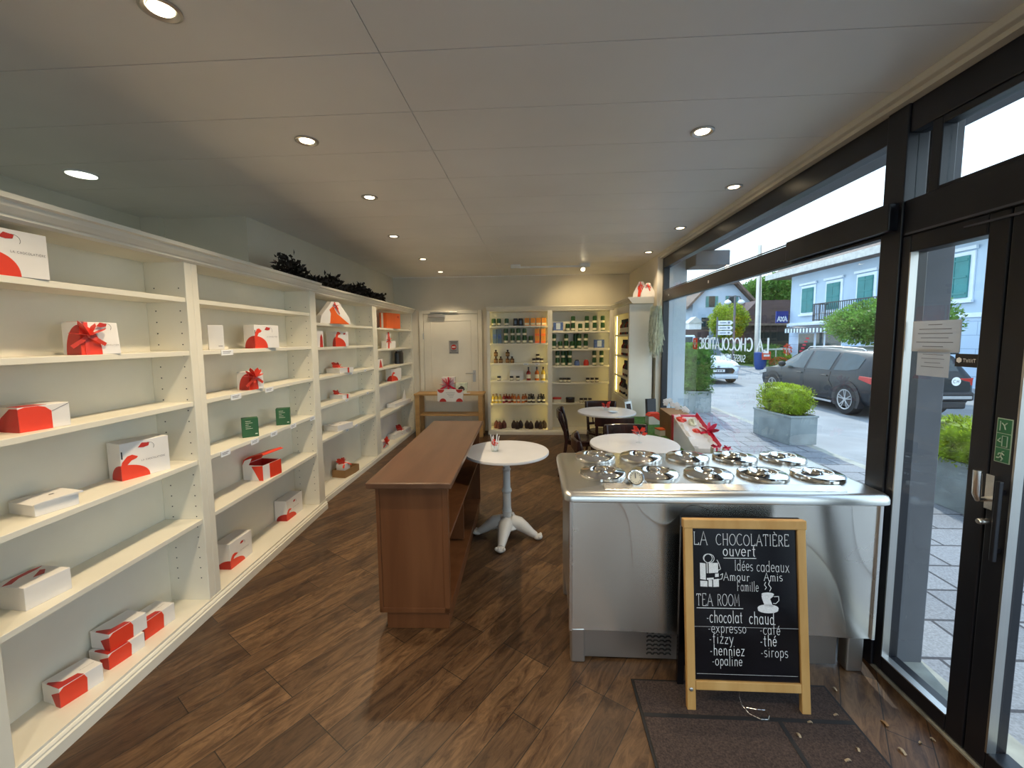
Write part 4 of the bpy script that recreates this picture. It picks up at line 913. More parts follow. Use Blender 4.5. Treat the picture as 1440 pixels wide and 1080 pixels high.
row([(122, 'slate_carton', 0), (172, 'slate_carton', 0), (240, 'tea_tin', 1), (312, 'tea_tin', 1), (375, 'tea_tin', 1), (440, 'tea_tin', 1), (507, 'tea_tin', 0), (575, 'orange_carton', 1), (640, 'orange_carton', 1)], Lz[1], 0, 'second', NM)
row([(130, 'liqueur_bottle', 1), (182, 'liqueur_bottle', 0), (257, 'liqueur_bottle', 1), (305, 'liqueur_bottle', 0)], Lz[2], 0, 'third', NM)
row([(540, 'preserve_jar', 0), (580, 'preserve_jar', 1), (620, 'preserve_jar', 0)], Lz[2], 0, 'third', NM)
row([(162, 'preserve_jar', 0), (297, 'preserve_jar', 0), (365, 'preserve_jar', 0), (480, 'tall_bottle', 0, {'bottle_body': M_rsyr}, 0, 'tall dark bottle'), (570, 'tall_bottle', 0, {'bottle_body': M_osyr}, 0, 'tall golden bottle'), (638, 'tall_bottle', 0, {'bottle_body': M_yel}, 0, 'tall golden bottle')], Lz[3], 0, 'fourth', NM)
tag(part('white_display_card', MB().box(-.115, .115, 0, .05, 0, .16), M_box, None, loc=(bxs(350), BYF+.18, Lz[3]+.0005), bevel=.002), 'white square box standing behind the small jars, fourth shelf by the back door', 'box')
Y_, R_, O_, D_ = {'bottle_body': M_yel}, {'bottle_body': M_rsyr}, {'bottle_body': M_osyr}, {'bottle_body': M_dsyr, 'cap': M_dark}
row([(95, 'syrup_bottle', 0, Y_, 0, 'small yellow bottle'), (133, 'syrup_bottle', 0, Y_, 0, 'small yellow bottle'), (172, 'syrup_bottle', 0, Y_, 0, 'small yellow bottle'), (212, 'syrup_bottle', 0, R_, 0, 'small red bottle'), (270, 'syrup_bottle', 0, R_, 0, 'small red bottle'),
     (330, 'syrup_bottle', 0, O_, 0, 'small orange bottle'), (370, 'syrup_bottle', 0, O_, 0, 'small orange bottle'), (420, 'syrup_bottle', 0, O_, 0, 'small orange bottle'), (485, 'syrup_bottle', 0, D_, 0, 'small grey bottle'), (530, 'syrup_bottle', 0, D_, 0, 'small grey bottle'), (590, 'syrup_bottle', 0, D_, 0, 'small grey bottle'), (640, 'syrup_bottle', 0, D_, 0, 'small grey bottle')], Lz[4], 0, 'fifth', NM)
row([(128, 'syrup_bottle', 0, Y_, .07, 'back row yellow bottle'), (235, 'syrup_bottle', 0, R_, .07, 'back row red bottle'), (300, 'syrup_bottle', 0, O_, .07, 'back row orange bottle'), (445, 'syrup_bottle', 0, O_, .07, 'back row orange bottle'), (508, 'syrup_bottle', 0, D_, .07, 'back row grey bottle'), (615, 'syrup_bottle', 0, D_, .07, 'back row grey bottle')], Lz[4], 0, 'fifth', NM)
CR = {'bag_contents': M_chocr}
row([(128, 'chocolate_bag', 0, CR, .0, 'tied bag of reddish sweets'), (168, 'chocolate_bag', 0, CR, -.06, 'tied bag of reddish sweets'), (208, 'chocolate_bag', 0, CR, .01, 'tied bag of reddish sweets'), (318, 'chocolate_bag', 0), (356, 'chocolate_bag', 0, None, -.06), (390, 'chocolate_bag', 0, None, .02), (462, 'chocolate_bag', 0), (502, 'chocolate_bag', 0, None, -.05), (570, 'chocolate_bag', 0), (608, 'chocolate_bag', 0, None, -.05), (645, 'chocolate_bag', 0, None, .02)], .085, 0, 'bottom', NM)
row([(797, 'blue_carton', 0), (897, 'tea_tin', 0), (955, 'tea_tin', 1), (1030, 'tea_tin', 0), (1100, 'tea_tin', 1), (1182, 'tea_tin', 1), (1266, 'tea_tin', 1)], Rz[0], 1, 'top', NM)
row([(752, 'tea_tin', 1), (820, 'tea_tin', 0), (883, 'tea_tin', 1), (947, 'tea_tin', 0), (1022, 'tea_tin', 1), (1090, 'tea_tin', 1), (1228, 'blue_carton', 0)], Rz[1], 1, 'second', NM)
row([(985, 'tea_tin', 1, {'label': M_tin}, .075, 'unlabelled green tin')], Rz[1], 1, 'second', NM)
row([(790, 'tea_tin', 1), (850, 'tea_tin', 1), (921, 'tea_tin', 1), (998, 'lidded_crock', 0, None, 0, 'small blue pot'), (1095, 'lidded_crock', 0, {'crock_body': M_redd, 'lid': M_redd}, 0, 'small red pot'), (1180, 'tea_tin', 1), (1255, 'tea_tin', 1)], Rz[2], 1, 'third', NM)
row([(885, 'tea_tin', 1, {'label': M_tin}, .075, 'unlabelled green tin')], Rz[2], 1, 'third', NM)
row([(828, 'preserve_jar', 0), (869, 'preserve_jar', 0), (911, 'preserve_jar', 0), (1112, 'preserve_jar', 0), (1160, 'preserve_jar', 0), (1208, 'preserve_jar', 0)], Rz[3], 1, 'fourth', NM)
row([(785, 'flat_tin', 0, None, 0, 'flat white and red tin'), (927, 'flat_tin', 0, {'tin_body': M_choc, 'lid': M_dark}, 0, 'flat dark tin'), (1045, 'preserve_jar', 0), (1090, 'preserve_jar', 0), (1137, 'preserve_jar', 0)], Rz[4], 1, 'fifth', NM)
price_tag('white price tag on the back shelf edge under the tall dark bottle, back door bay', (bxs(455), BYF+.023, Lz[2]-.002), 0, .08, .03)
price_tag('white price tag on the back shelf edge above the golden bottles', (bxs(575), BYF+.023, Lz[2]-.002), 0, .08, .03)
price_tag('white price tag on the back shelf edge above the row of small syrup bottles', (bxs(625), BYF+.023, Lz[3]-.002), 0, .07, .03)
# corner cabinet bottles (front rows, two deep)
lv = ['lowest', 'second lowest', 'second highest', 'top']
for li, z in enumerate(CL):
    for k in range(7):
        y = 6.50-.115*k; x = 1.24+.075
        if li == 1 and k < 2 or li == 2 and k < 1 or li == 0 and k == 3: continue
        put('tall_bottle', f'{ORD[k]} dark bottle from the back wall on the {lv[li]} shelf of the corner cabinet', (x, y, z+.0005), 0, 'bottle', 'dark bottles in the corner cabinet', {'bottle_body': M_dark if (k+li) % 3 else M_rsyr, 'label': M_lab})
# bags on the corner cabinet
pouch_bag('white pouch bag with red print on top of the corner cabinet, nearer the shelves', (1.30, 5.80, 2.119), -.25, .22, .22, .07, mat2=M_red)
pouch_bag('plain white pouch bag on top of the corner cabinet, nearer the window', (1.385, 5.70, 2.119), -.1, .19, .19, .06, mat2=M_box)

# ================================================================== CONSOLE TABLE BY THE BACK DOOR
t = thing('console_table', 'light oak console table standing in front of the white back door', 'table', (-1.42, 6.85, 0))
part('table_top', MB().box(-.57, .57, -.17, .17, .685, .715), M_oak, t, bevel=.004)
for x, y in ((-.52, -.13), (.52, -.13), (-.52, .13), (.52, .13)): part('leg', MB().box(x-.035, x+.035, y-.035, y+.035, 0, .685), M_oak, t, bevel=.003)
part('lower_shelf', MB().box(-.49, .49, -.14, .14, .345, .37), M_oak, t, bevel=.003)
t = gift_box('white leaflet box with red corner prints on the oak console table', (-1.595, 6.655, .59), 0, .42, .028, .20)
for x, z, s in ((.09, 0, 1), (.36, 0, 1), (.06, .20, -1), (.36, .20, -1)):
    d_ = [(x+.055*math.cos(PI*i/12), z+s*.055*math.sin(PI*i/12)) for i in range(13)]; part('red_print', MB().prism(d_, -.0012, -.0002, 'y'), M_redd, t)
mb = MB()
for k in range(4): mb.box(.14+.02*k, .29-.01*k, -.0012, -.0002, .145-.025*k, .149-.025*k)
part('print_lines', mb, M_ink, t)
part('standing_lip', MB().box(.05, .37, .005, .035, .0, .127), M_box, t)
t = gift_box('pale gift box tied with crimson bow on the oak console table', (-1.55, 6.80, .7155), 0, .21, .12, .26)
mb = MB().box(.10, .125, -.003, -.001, 0, .26); bow(mb, (.11, -.012, .13), .13, loops=6, tails=3, rng=random.Random(14)); part('ribbon_bow', mb, M_crim, t)
t = thing('gift_bag', 'small clear bag with dark sweets on the oak console table', 'gift bag', (-1.22, 6.80, .7155))
part('bag_body', MB().prism([(-.08, 0), (.08, 0), (.10, .17), (-.10, .17)], -.03, .03, 'y'), M_moss, t, bevel=.008); part('bag_contents', MB().blob((0, -.022, .07), (.06, .02, .05), 10, 7, .1, random.Random(1)), M_choc, t, smooth=True)
t = gift_box('flat white card at the edge of the oak console table', (-1.17, 6.675, .7155), 0, .10, .06, .01)

# ================================================================== BROWN COUNTER
cz_ = .85
t = thing('display_counter', 'long brown wooden display counter with open shelf beside the bistro table', 'counter', (-.8655, 2.115, 0), math.radians(1.5))
Lc, Wc = 1.66, .455      # local x across, y along
part('counter_top', MB().box(-.035, Wc-.035, -.02, Lc, cz_-.032, cz_), M_browntop, t, bevel=.006)
part('end_panel', MB().box(0.02, Wc-.09, .035, .055, .10, cz_-.032), M_brown, t, bevel=.002)
part('corner_stile', MB().box(0, .02, .03, .06, .10, cz_-.032), M_brown, t, bevel=.002)
part('corner_stile', MB().box(Wc-.095, Wc-.065, .03, .075, .10, cz_-.032), M_brown, t, bevel=.002)
part('back_panel', MB().box(.0, .018, .06, Lc-.03, .10, cz_-.032), M_brown, t)
part('end_panel', MB().box(.0, Wc-.065, Lc-.05, Lc-.03, .10, cz_-.032), M_brown, t, bevel=.002)
part('middle_panel', MB().box(.018, Wc-.10, .80, .82, .145, .50), M_brown, t)
part('shelf', MB().box(.018, Wc-.072, .055, Lc-.05, .485, .507), M_brown, t, bevel=.002)
part('bottom_board', MB().box(.0, Wc-.065, .03, Lc-.03, .10, .128), M_brown, t, bevel=.002)
part('plinth', MB().box(.035, Wc-.075, .045, Lc-.05, 0, .10), M_brown, t, bevel=.002)

# ================================================================== TABLES, CHAIRS
def bistro(label, x, y, r, rz, h=.712):
    t = thing('bistro_table', label, 'table', (x, y, 0), rz, 'round white bistro tables')
    part('table_top', MB().lathe([(0, h-.022), (r-.004, h-.022), (r, h-.018), (r, h-.004), (r-.003, h), (0, h)], 64), M_table, t, smooth=True)
    part('column', MB().lathe([(.06, .12), (.042, .15), (.034, .17), (.036, .21), (.040, .222), (.036, .232), (.032, .26), (.031, .37), (.037, .375), (.041, .388), (.037, .40), (.030, .41), (.028, .55), (.033, .556), (.034, .566), (.026, .575), (.025, .65), (.06, .668), (.07, h-.022)], 20), M_castw, t, smooth=True)
    part('base_collar', MB().lathe([(.03, .175), (.05, .155), (.085, .12), (.10, .095), (.085, .08), (.04, .085)], 20), M_castw, t, smooth=True)
    for k in range(4):
        a = k*PI/2+PI/4; c, s_ = math.cos(a), math.sin(a)
        mb = MB().tube([(c*q, s_*q, z) for q, z in ((.04, .125), (.10, .118), (.15, .085), (.20, .048), (.235, .030))], [.060, .055, .044, .033, .026], 10)
        mb.blob((c*.25, s_*.25, .022), (.038, .038, .022), 12, 8)
        for b in (-.5, -.15, .2, .5): mb.blob((math.cos(a+b*.22)*.268, math.sin(a+b*.22)*.268, .030), (.013, .013, .014), 8, 6)
        part('foot', mb, M_castw, t, smooth=True)
    return t
bistro('round white bistro table with cast iron foot beside the brown counter', -.238, 3.262, .337, .65)
bistro('round white bistro table directly behind the steel ice cream counter', .82, 3.52, .365, .3)
bistro('round white bistro table farthest back, nearest the corner cabinet', .85, 5.07, .345, .2)
def chair(label, x, y, rz):
    """faces local +y; back at local -y"""
    t = thing('bentwood_chair', label, 'chair', (x, y, 0), rz, 'dark bentwood chairs')
    def part(nm, mb, *a, **k):
        mb.v = [(p[0], p[1], p[2]*.90) for p in mb.v]; return globals()['part'](nm, mb, *a, **k)
    part('seat', MB().lathe([(0, .44), (.19, .44), (.205, .45), (.205, .462), (.195, .468), (.12, .462), (0, .460)], 32, sy=.98), M_chair, t, smooth=True)
    part('seat_ring', MB().lathe([(.185, .405), (.195, .405), (.195, .44), (.185, .44)], 28), M_chair, t, smooth=True)
    for s_ in (-1, 1):
        part('leg', MB().tube([(s_*.145, .13, .44), (s_*.16, .16, .22), (s_*.175, .185, 0)], [.018, .017, .013], 10), M_chair, t, smooth=True)
        part('back_post', MB().tube([(s_*.19, -.26, 0), (s_*.172, -.20, .25), (s_*.165, -.175, .46), (s_*.175, -.20, .66), (s_*.185, -.245, .84)], [.014, .017, .019, .017, .016], 10), M_chair, t, smooth=True)
    pts = [(-.205+.41*k/10, -.245-.045*math.sin(PI*k/10), .80) for k in range(11)]
    part('top_rail', MB().sweep(pts, .105, .022, up=(0, -1, .05)) if False else MB().prism([(p[0], p[1]-.012) for p in pts]+[(p[0], p[1]+.012) for p in pts[::-1]], .745, .85, 'z'), M_chair, t, bevel=.006)
    pts = [(-.165+.33*k/8, -.178-.03*math.sin(PI*k/8), .53) for k in range(9)]
    part('lower_rail', MB().prism([(p[0], p[1]-.010) for p in pts]+[(p[0], p[1]+.010) for p in pts[::-1]], .515, .55, 'z'), M_chair, t, bevel=.003)
    for k in range(5):
        f = (k+1)/6; xx = -.16+.32*f
        part('back_slat', MB().tube([(xx*.95, -.178-.03*math.sin(PI*f), .54), (xx, -.215-.035*math.sin(PI*f), .66), (xx*1.05, -.245-.045*math.sin(PI*f), .76)], .009, 8), M_chair, t, smooth=True)
    part('stretcher_ring', MB().tube([(.15*math.cos(2*PI*k/20), .0+.15*math.sin(2*PI*k/20), .22) for k in range(21)], .009, 8), M_chair, t, smooth=True)
    return t
chair('dark bentwood chair in side view between the bistro tables, its back towards the brown counter', .54, 4.92, -PI/2-.12)
chair('dark bentwood chair tucked between the farthest bistro table and the back shelves', .85, 5.30, PI)
chair('dark bentwood chair in front of the farthest bistro table, its back to the steel counter', .82, 4.64, .0)
chair('dark bentwood chair behind the bistro table nearest the steel counter', .86, 3.78, PI)
chair('dark bentwood chair half hidden by the corner of the steel counter', .60, 3.55, -PI/2-.05)
# glasses of sweets
def sweet_glass(label, x, y, z, kind):
    t = thing('sweet_glass', label, 'glass', (x, y, z+.0005), 0, 'glasses of wrapped sweets')
    if kind == 0:
        part('glass', MB().lathe([(0, 0), (.030, 0), (.036, .085), (.034, .085), (.029, .006), (0, .006)], 20), M_clear, t, smooth=True)
        mb = MB(); r_ = random.Random(4)
        for k in range(14): mb.blob((r_.uniform(-.02, .02), r_.uniform(-.02, .02), .045+r_.uniform(0, .045)), (.011, .011, .009), 6, 5, .2, r_)
        part('red_sweets', mb, M_ribbon, t)
        mb = MB()
        for k in range(6):
            a = k*1.05; mb.tube([(.010*math.cos(a), .010*math.sin(a), .01), (.034*math.cos(a), .034*math.sin(a), .125+.012*(k % 2))], .0028, 6)
        part('sugar_sticks', mb, M_signw, t)
    else:
        if kind == 2: part('glass', MB().lathe([(0, 0), (.026, 0), (.004, .008), (.004, .05), (.026, .07), (.038, .10), (.036, .10), (.024, .072), (0, .056)], 20), M_clear, t, smooth=True)
        else: part('glass', MB().lathe([(0, 0), (.03, 0), (.036, .06), (.034, .06), (.028, .006), (0, .006)], 20), M_clear, t, smooth=True)
        mb = MB(); r_ = random.Random(kind)
        for k in range(16):
            a = r_.uniform(0, 6.28); q = r_.uniform(.005, .045); z0 = (.085 if kind == 2 else .05)+r_.uniform(0, .045)
            leaf(mb, (q*.4*math.cos(a), q*.4*math.sin(a), z0-.02), (math.cos(a), math.sin(a), r_.uniform(.3, 1.2)), .055, .035, (r_.random(), r_.random(), .3))
        part('red_sweets', mb, M_ribbon, t)
sweet_glass('glass of red sweets and white sticks on the bistro table by the brown counter', -.325, 3.235, .712, 0)
sweet_glass('glass of bright red sweets on the farthest bistro table', .86, 5.14, .712, 1)
sweet_glass('stemmed glass of red sweets on the bistro table behind the steel counter', .865, 3.53, .712, 2)
s = tag(part('saucer', MB().lathe([(0, .002), (.03, .002), (.06, .012), (.058, .014), (.03, .006), (0, .006)], 24), M_ext, None, loc=(.92, 4.98, .712)), 'small pale blue saucer on the farthest bistro table', 'saucer')

# ================================================================== STEEL ICE CREAM COUNTER
t = thing('ice_cream_counter', 'stainless steel ice cream counter with ten round lids, behind the chalkboard', 'counter', (0, 0, 0))
TZ = .885; x0, x1, y0, y1 = .125, 1.600, 1.905, 2.615
def rrect(x0, x1, y0, y1, r, n=6):
    P = []
    for cx, cy, a in ((x1-r, y0+r, -90), (x1-r, y1-r, 0), (x0+r, y1-r, 90), (x0+r, y0+r, 180)):
        P += [(cx+r*math.cos(math.radians(a+90*i/n)), cy+r*math.sin(math.radians(a+90*i/n))) for i in range(n+1)]
    return P
rings = []
for inset, z in ((.012, .832), (.0, .840), (0, .858), (.006, .872), (.018, .881), (.035, .885)): rings.append((rrect(x0+inset, x1-inset, y0+inset, y1-inset, max(.012, .045-inset*.6)), z))
mb = MB(); n = len(rings[0][0])
for pts, z in rings: mb.v += [(p[0], p[1], z) for p in pts]
for i in range(len(rings)-1):
    for k in range(n): mb.f.append((i*n+k, i*n+(k+1) % n, (i+1)*n+(k+1) % n, (i+1)*n+k))
mb.f.append(tuple(range(n))[::-1]); mb.f.append(tuple((len(rings)-1)*n+k for k in range(n)))
part('counter_top', mb, M_steeltop, t, smooth=True)
part('body', MB().box(.165, 1.575, 1.990, 2.58, .18, .835), M_steelp, t, bevel=.006)
mb = MB(); nx, nz = 96, 30
for j in range(nz+1):
    for i in range(nx+1):
        fx, fz = i/nx, j/nz
        d = .013*math.sin(fx*9.3+1)*math.sin(fz*2.6+fx*2)+.0035*math.sin(fx*17+fz*3)*.6+.0015*math.sin(fx*31+fz*5)
        d *= min(1, 6*fx, 6*(1-fx))
        mb.v.append((.160+1.42*fx, 1.956+d*.9, .17+.665*fz))
for j in range(nz):
    for i in range(nx): a = j*(nx+1)+i; mb.f.append((a, a+1, a+nx+2, a+nx+1))
part('front_sheet', mb, M_steelf, t, smooth=True)
part('edge_strip', MB().box(.155, .172, 1.945, 1.966, .17, .835), M_steel, t, bevel=.003); part('edge_strip', MB().box(1.567, 1.584, 1.945, 1.966, .17, .835), M_steel, t, bevel=.003)
part('kick_panel', MB().box(.22, 1.44, 1.985, 1.995, .012, .18), M_steelp, t)
part('leg', MB().box(.165, .235, 1.955, 2.02, 0, .18), M_steelp, t, bevel=.008); part('leg', MB().box(1.47, 1.545, 1.955, 2.02, 0, .18), M_steelp, t, bevel=.008)
part('leg', MB().box(.165, .235, 2.50, 2.57, 0, .18), M_steelp, t, bevel=.008); part('leg', MB().box(1.47, 1.545, 2.50, 2.57, 0, .18), M_steelp, t, bevel=.008)
mb = MB()
for i in range(4):
    for j in range(6): mb.tube([(.54+.03*i, 1.9835, .035+.022*j), (.548+.03*i, 1.9835, .043+.022*j), (.56+.03*i, 1.9835, .043+.022*j), (.568+.03*i, 1.9835, .035+.022*j)], .004, 6)
part('vent_slots', mb, M_black, t)
part('front_ledge', MB().prism([(1.940, TZ-.004), (2.0, TZ-.004), (2.0, TZ+.014), (1.990, TZ+.016), (1.945, TZ+.003)], .32, 1.42, 'x'), M_steel, t, bevel=.002)
g = part('thermometer_bracket', MB().prism([(.405, TZ), (.545, TZ), (.51, TZ+.045), (.44, TZ+.045)], 2.002, 2.012, 'y'), M_steelp, t, bevel=.002)
Md = Matrix.Translation((.475, 1.998, TZ+.040)) @ Matrix.Rotation(math.radians(62), 4, 'X')
part('dial_rim', MB().lathe([(.028, 0), (.038, 0), (.040, .010), (.036, .014), (.031, .012), (.030, .006)], 28, cap=False).xf(Md), M_chrome, g, smooth=True)
part('dial_face', MB().lathe([(0, .006), (.031, .006), (.031, .0), (0, 0)], 24).xf(Md), M_lab, g)
mb = MB().box(-.002, .002, -.002, .022, .0065, .0085)
for k in range(12): a = k*PI/6; mb.box(.023*math.cos(a)-.0015, .023*math.cos(a)+.0015, .023*math.sin(a)-.0015, .023*math.sin(a)+.0015, .0062, .007)
part('dial_marks', mb.xf(Md), M_ink, g)
LP = [(0, .005), (.034, .005), (.042, .006), (.060, .014), (.064, .019), (.068, .0195), (.072, .017), (.108, .0115), (.115, .009), (.119, .004), (.119, -.009), (.116, -.0104), (0, -.0104)]
lid0 = None
for j, (yy, rn) in enumerate(((2.162, 'front'), (2.465, 'back'))):
    for i in range(5):
        x = .345+.270*i
        o = MB().lathe(LP, 56)
        lab = f'{ORD[i]} round chrome lid from the brown counter side, {rn} row of the steel counter'
        if lid0 is None:
            lid0 = thing('tub_lid', lab, 'lid', (x, yy, TZ+.0105), 0, 'round lids on the ice cream counter'); part('lid_disc', o, M_chrome, lid0, smooth=True)
            part('knob', MB().lathe([(.030, .004), (.026, .008), (.023, .016), (.026, .022), (.026, .026), (.021, .029), (0, .030)], 24), M_chrome, lid0, smooth=True)
            part('paper_label', MB().box(-.10, -.075, -.028, .028, .0102, .0112), M_signw, lid0)
            LCH = list(lid0.children)
        else: dup(lid0, (x, yy, TZ+.0105), .5*i+.9*j, lab, None, LCH)

# ================================================================== CHALKBOARD
bw, bh = .51, .815
lean = math.atan2(.105, .808)
t = thing('chalkboard_sign', 'wooden framed chalkboard menu standing on the mat before the steel counter', 'sign', (.642, 1.700, 0), .0)
rt = Matrix.Rotation(-lean, 4, 'X')
def bd(mb): return mb.xf(rt)
part('side_rail', bd(MB().box(0, .036, 0, .024, 0, bh-.03)), M_pine, t, bevel=.003); part('side_rail', bd(MB().box(bw-.036, bw, 0, .024, 0, bh-.03)), M_pine, t, bevel=.003)
part('top_rail', bd(MB().box(-.004, bw+.004, -.002, .028, bh-.04, bh)), M_pine, t, bevel=.004)
part('bottom_rail', bd(MB().box(.036, bw-.036, 0, .024, .092, .130)), M_pine, t, bevel=.003)
pan = part('board_panel', bd(MB().box(.036, bw-.036, .010, .018, .13, bh-.04)), M_board, t)
part('pivot_screw', bd(MB().lathe([(.008, 0), (.008, .003), (.004, .005), (0, .005)], 12).xf(Matrix.Translation((.016, 0, .095)) @ Matrix.Rotation(PI/2, 4, 'X'))), M_steelp, t)
part('back_frame', MB().box(0, .03, .135, .158, 0, .80).box(bw-.03, bw, .135, .158, 0, .80).box(.03, bw-.03, .135, .158, .10, .13).box(.03, bw-.03, .135, .158, .76, .80).box(.03, bw-.03, .143, .150, .13, .76), M_board, t, bevel=.002)
mb = MB(); cp = [(.22, .022, .10), (.222, .02, .06), (.23, .01, .03), (.25, -.01, .0125), (.285, -.035, .0125), (.315, -.035, .0125), (.33, -.015, .0125), (.325, .01, .0125), (.29, .012, .0125), (.25, .02, .0125)]
for a, b in zip(cp[:-1], cp[1:]):
    a, b = Vector(a), Vector(b); k = max(2, int((b-a).length/.012))
    for q in range(k):
        p = a.lerp(b, q/k); r = a.lerp(b, (q+.8)/k); mb.tube([p, r], .0018, 5)
part('chain', mb, M_steel, t)
# chalk writing, in the panel's own plane
ux = Vector((1, 0, 0)); uz = rt.to_3x3() @ Vector((0, 0, 1)); org = rt @ Vector((.036, .010, .13)); PW, PH = bw-.072, bh-.17
CH = []
def chalk(text, x, z, h, width=None, w=.0032, serif=.05, con=.3, jit=.05, sx=1.0, seed=1):
    L, lw = lettering(text, h, w, contrast=con, serif=serif, jitter=jit, seed=seed, sxk=sx)
    if width: k = width/lw; L.v = [(p[0]*k, p[1], 0) for p in L.v]
    o = org+ux*x+uz*z; on_plane(L, o, ux, uz, .0008); return part('chalk_lettering', L, M_chalk, pan)
def bar(x0, x1, z, w=.0022):
    L = MB().poly([(x0, z-w/2, 0), (x1, z-w/2+.001, 0), (x1, z+w/2+.001, 0), (x0, z+w/2, 0)]); on_plane(L, org, ux, uz, .0008); part('chalk_line', L, M_chalk, pan)
# panel coordinates measured as fractions: x 0..1 across, z 0..1 up
def fx(v): return v*PW
def fz(v): return v*PH
def ck(text, x0, x1, base, h, w=.0028, serif=.05, seed=1): chalk(text, fx(x0), fz(base), h, fx(x1-x0), w, serif=serif, seed=seed)
ck('LA', .012, .145, .889, .056, .0032, .07); ck('CHOCOLATIÈRE', .232, .93, .889, .047, .0032, .07)
ck('ouvert', .297, .61, .818, .046, .0042, .03); bar(fx(.30), fx(.615), fz(.802), .0028)
ck('Idées', .405, .58, .722, .045); ck('cadeaux', .618, .925, .718, .045)
ck('Amour', .297, .544, .655, .035); ck('Amis', .685, .86, .658, .035)
ck('Famille', .425, .629, .588, .040)
ck('TEA', .03, .185, .486, .050, .003, .07); ck('ROOM', .232, .445, .489, .048, .003, .05); bar(fx(.03), fx(.478), fz(.470), .0028)
ck('-chocolat', .126, .468, .377, .050, .0042, .03); ck('chaud', .535, .771, .374, .050, .0042, .03)
ck('-expresso', .139, .50, .311, .041, .0026, .03); ck('-café', .634, .823, .308, .043, .0026, .03)
ck('-fizzy', .147, .378, .241, .043, .0030, .03); ck('-thé', .634, .787, .233, .046, .0040, .03)
ck('-henniez', .153, .48, .164, .044, .0036, .03); ck('-sirops', .638, .892, .162, .042, .0027, .03)
ck('-opaline', .171, .456, .098, .041, .0030, .03)
bar(fx(.0), fx(1), fz(.348), .0010); bar(fx(.02), fx(.98), fz(.040), .0012)
def chalk_poly(polys, name):
    L = MB()
    for p in polys: L.poly([(fx(a), fz(b), 0) for a, b in p])
    on_plane(L, org, ux, uz, .0009); part(name, L, M_chalk, pan)
def chalk_lines(lines, name, w=.0026):
    L = MB()
    for pts in lines:
        for a, b in zip(pts[:-1], pts[1:]):
            p, q = Vector((fx(a[0]), fz(a[1]))), Vector((fx(b[0]), fz(b[1]))); d = (q-p)
            if d.length < 1e-6: continue
            nn = Vector((-d.y, d.x)).normalized()*w/2; L.poly([(p.x-nn.x, p.y-nn.y, 0), (q.x-nn.x, q.y-nn.y, 0), (q.x+nn.x, q.y+nn.y, 0), (p.x+nn.x, p.y+nn.y, 0)])
    on_plane(L, org, ux, uz, .0009); part(name, L, M_chalk, pan)
chalk_poly([[(.07, .66), (.125, .655), (.125, .765), (.07, .768)], [(.135, .655), (.20, .66), (.20, .672), (.135, .668)], [(.135, .70), (.145, .70), (.145, .765), (.135, .765)], [(.155, .70), (.245, .705), (.245, .77), (.155, .767)],
            [(.15, .612), (.185, .610), (.185, .655), (.15, .657)], [(.195, .610), (.25, .612), (.25, .665), (.195, .66)], [(.215, .675), (.25, .678), (.25, .70), (.215, .698)], [(.07, .612), (.14, .61), (.14, .648), (.07, .65)]], 'chalk_gift_drawing')
chalk_lines([[(.16, .768)]+[(.16-.05*math.sin(q)*1.0-.012*q/3, .768+.03*(1-math.cos(q))) for q in [k*2*PI/14 for k in range(1, 15)]], [(.16, .768)]+[(.16+.05*math.sin(q), .768+.03*(1-math.cos(q))) for q in [k*2*PI/14 for k in range(1, 15)]], [(.245, .72), (.27, .73), (.255, .765), (.235, .79)], [(.25, .66), (.28, .665), (.29, .70), (.265, .69)]], 'chalk_bow_drawing')
cup = [(.655, .562)]+[(.660+.007*k, .54-.0135*k) for k in range(5)]+[(.765-.007*k, .486+.0135*k) for k in range(5)]+[(.775, .562)]
chalk_poly([cup, [(.715+.06*math.cos(k*PI/10), .570+.012*math.sin(k*PI/10)) for k in range(20)], [(.715+.10*math.cos(k*PI/10), .480+.024*math.sin(k*PI/10)-(.010 if k > 10 else 0)) for k in range(20)]], 'chalk_cup_drawing')
chalk_lines([[(.775, .555), (.818, .558), (.82, .53), (.79, .510), (.765, .512)], [(.69, .60), (.705, .615), (.685, .632), (.70, .65)], [(.735, .59), (.75, .612), (.725, .635), (.74, .66)]], 'chalk_steam_drawing')
# ================================================================== MAT AND LITTER
t = thing('entrance_mat', 'brown entrance mat with black rubber bands under the chalkboard', 'mat', (.437, .86, 0))
part('carpet', MB().box(.012, .860, .012, .988, .0005, .009), M_mat, t); part('rubber_edge', MB().box(0, .872, 0, 1.0, .0003, .006), M_matr, t)
part('rubber_bands', MB().box(.012, .860, .800, .818, .008, .0102).box(.555, .573, .012, .800, .008, .0102), M_matr, t)
lit = [(1.04, 1.60, 'on the mat in front of the chalkboard foot'), (1.16, 1.505, 'on the middle of the mat near the door'), (1.23, 1.55, 'on the mat close to its door side edge'), (1.20, 1.80, 'on the mat corner beside the chalkboard'), (1.345, 1.845, 'on the floor between mat and steel counter'), (1.43, 1.68, 'large dark one on the floor by the door'), (1.50, 1.60, 'on the floor along the door threshold'), (1.56, 1.615, 'at the foot of the door leaf'), (1.28, 1.95, 'beside the steel counter leg'), (1.12, 1.66, 'small one on the black mat band'), (1.40, 1.56, 'on the floor in the sunlit patch'), (1.25, 1.70, 'on the mat edge beside the rubber band')]
rl = random.Random(3)
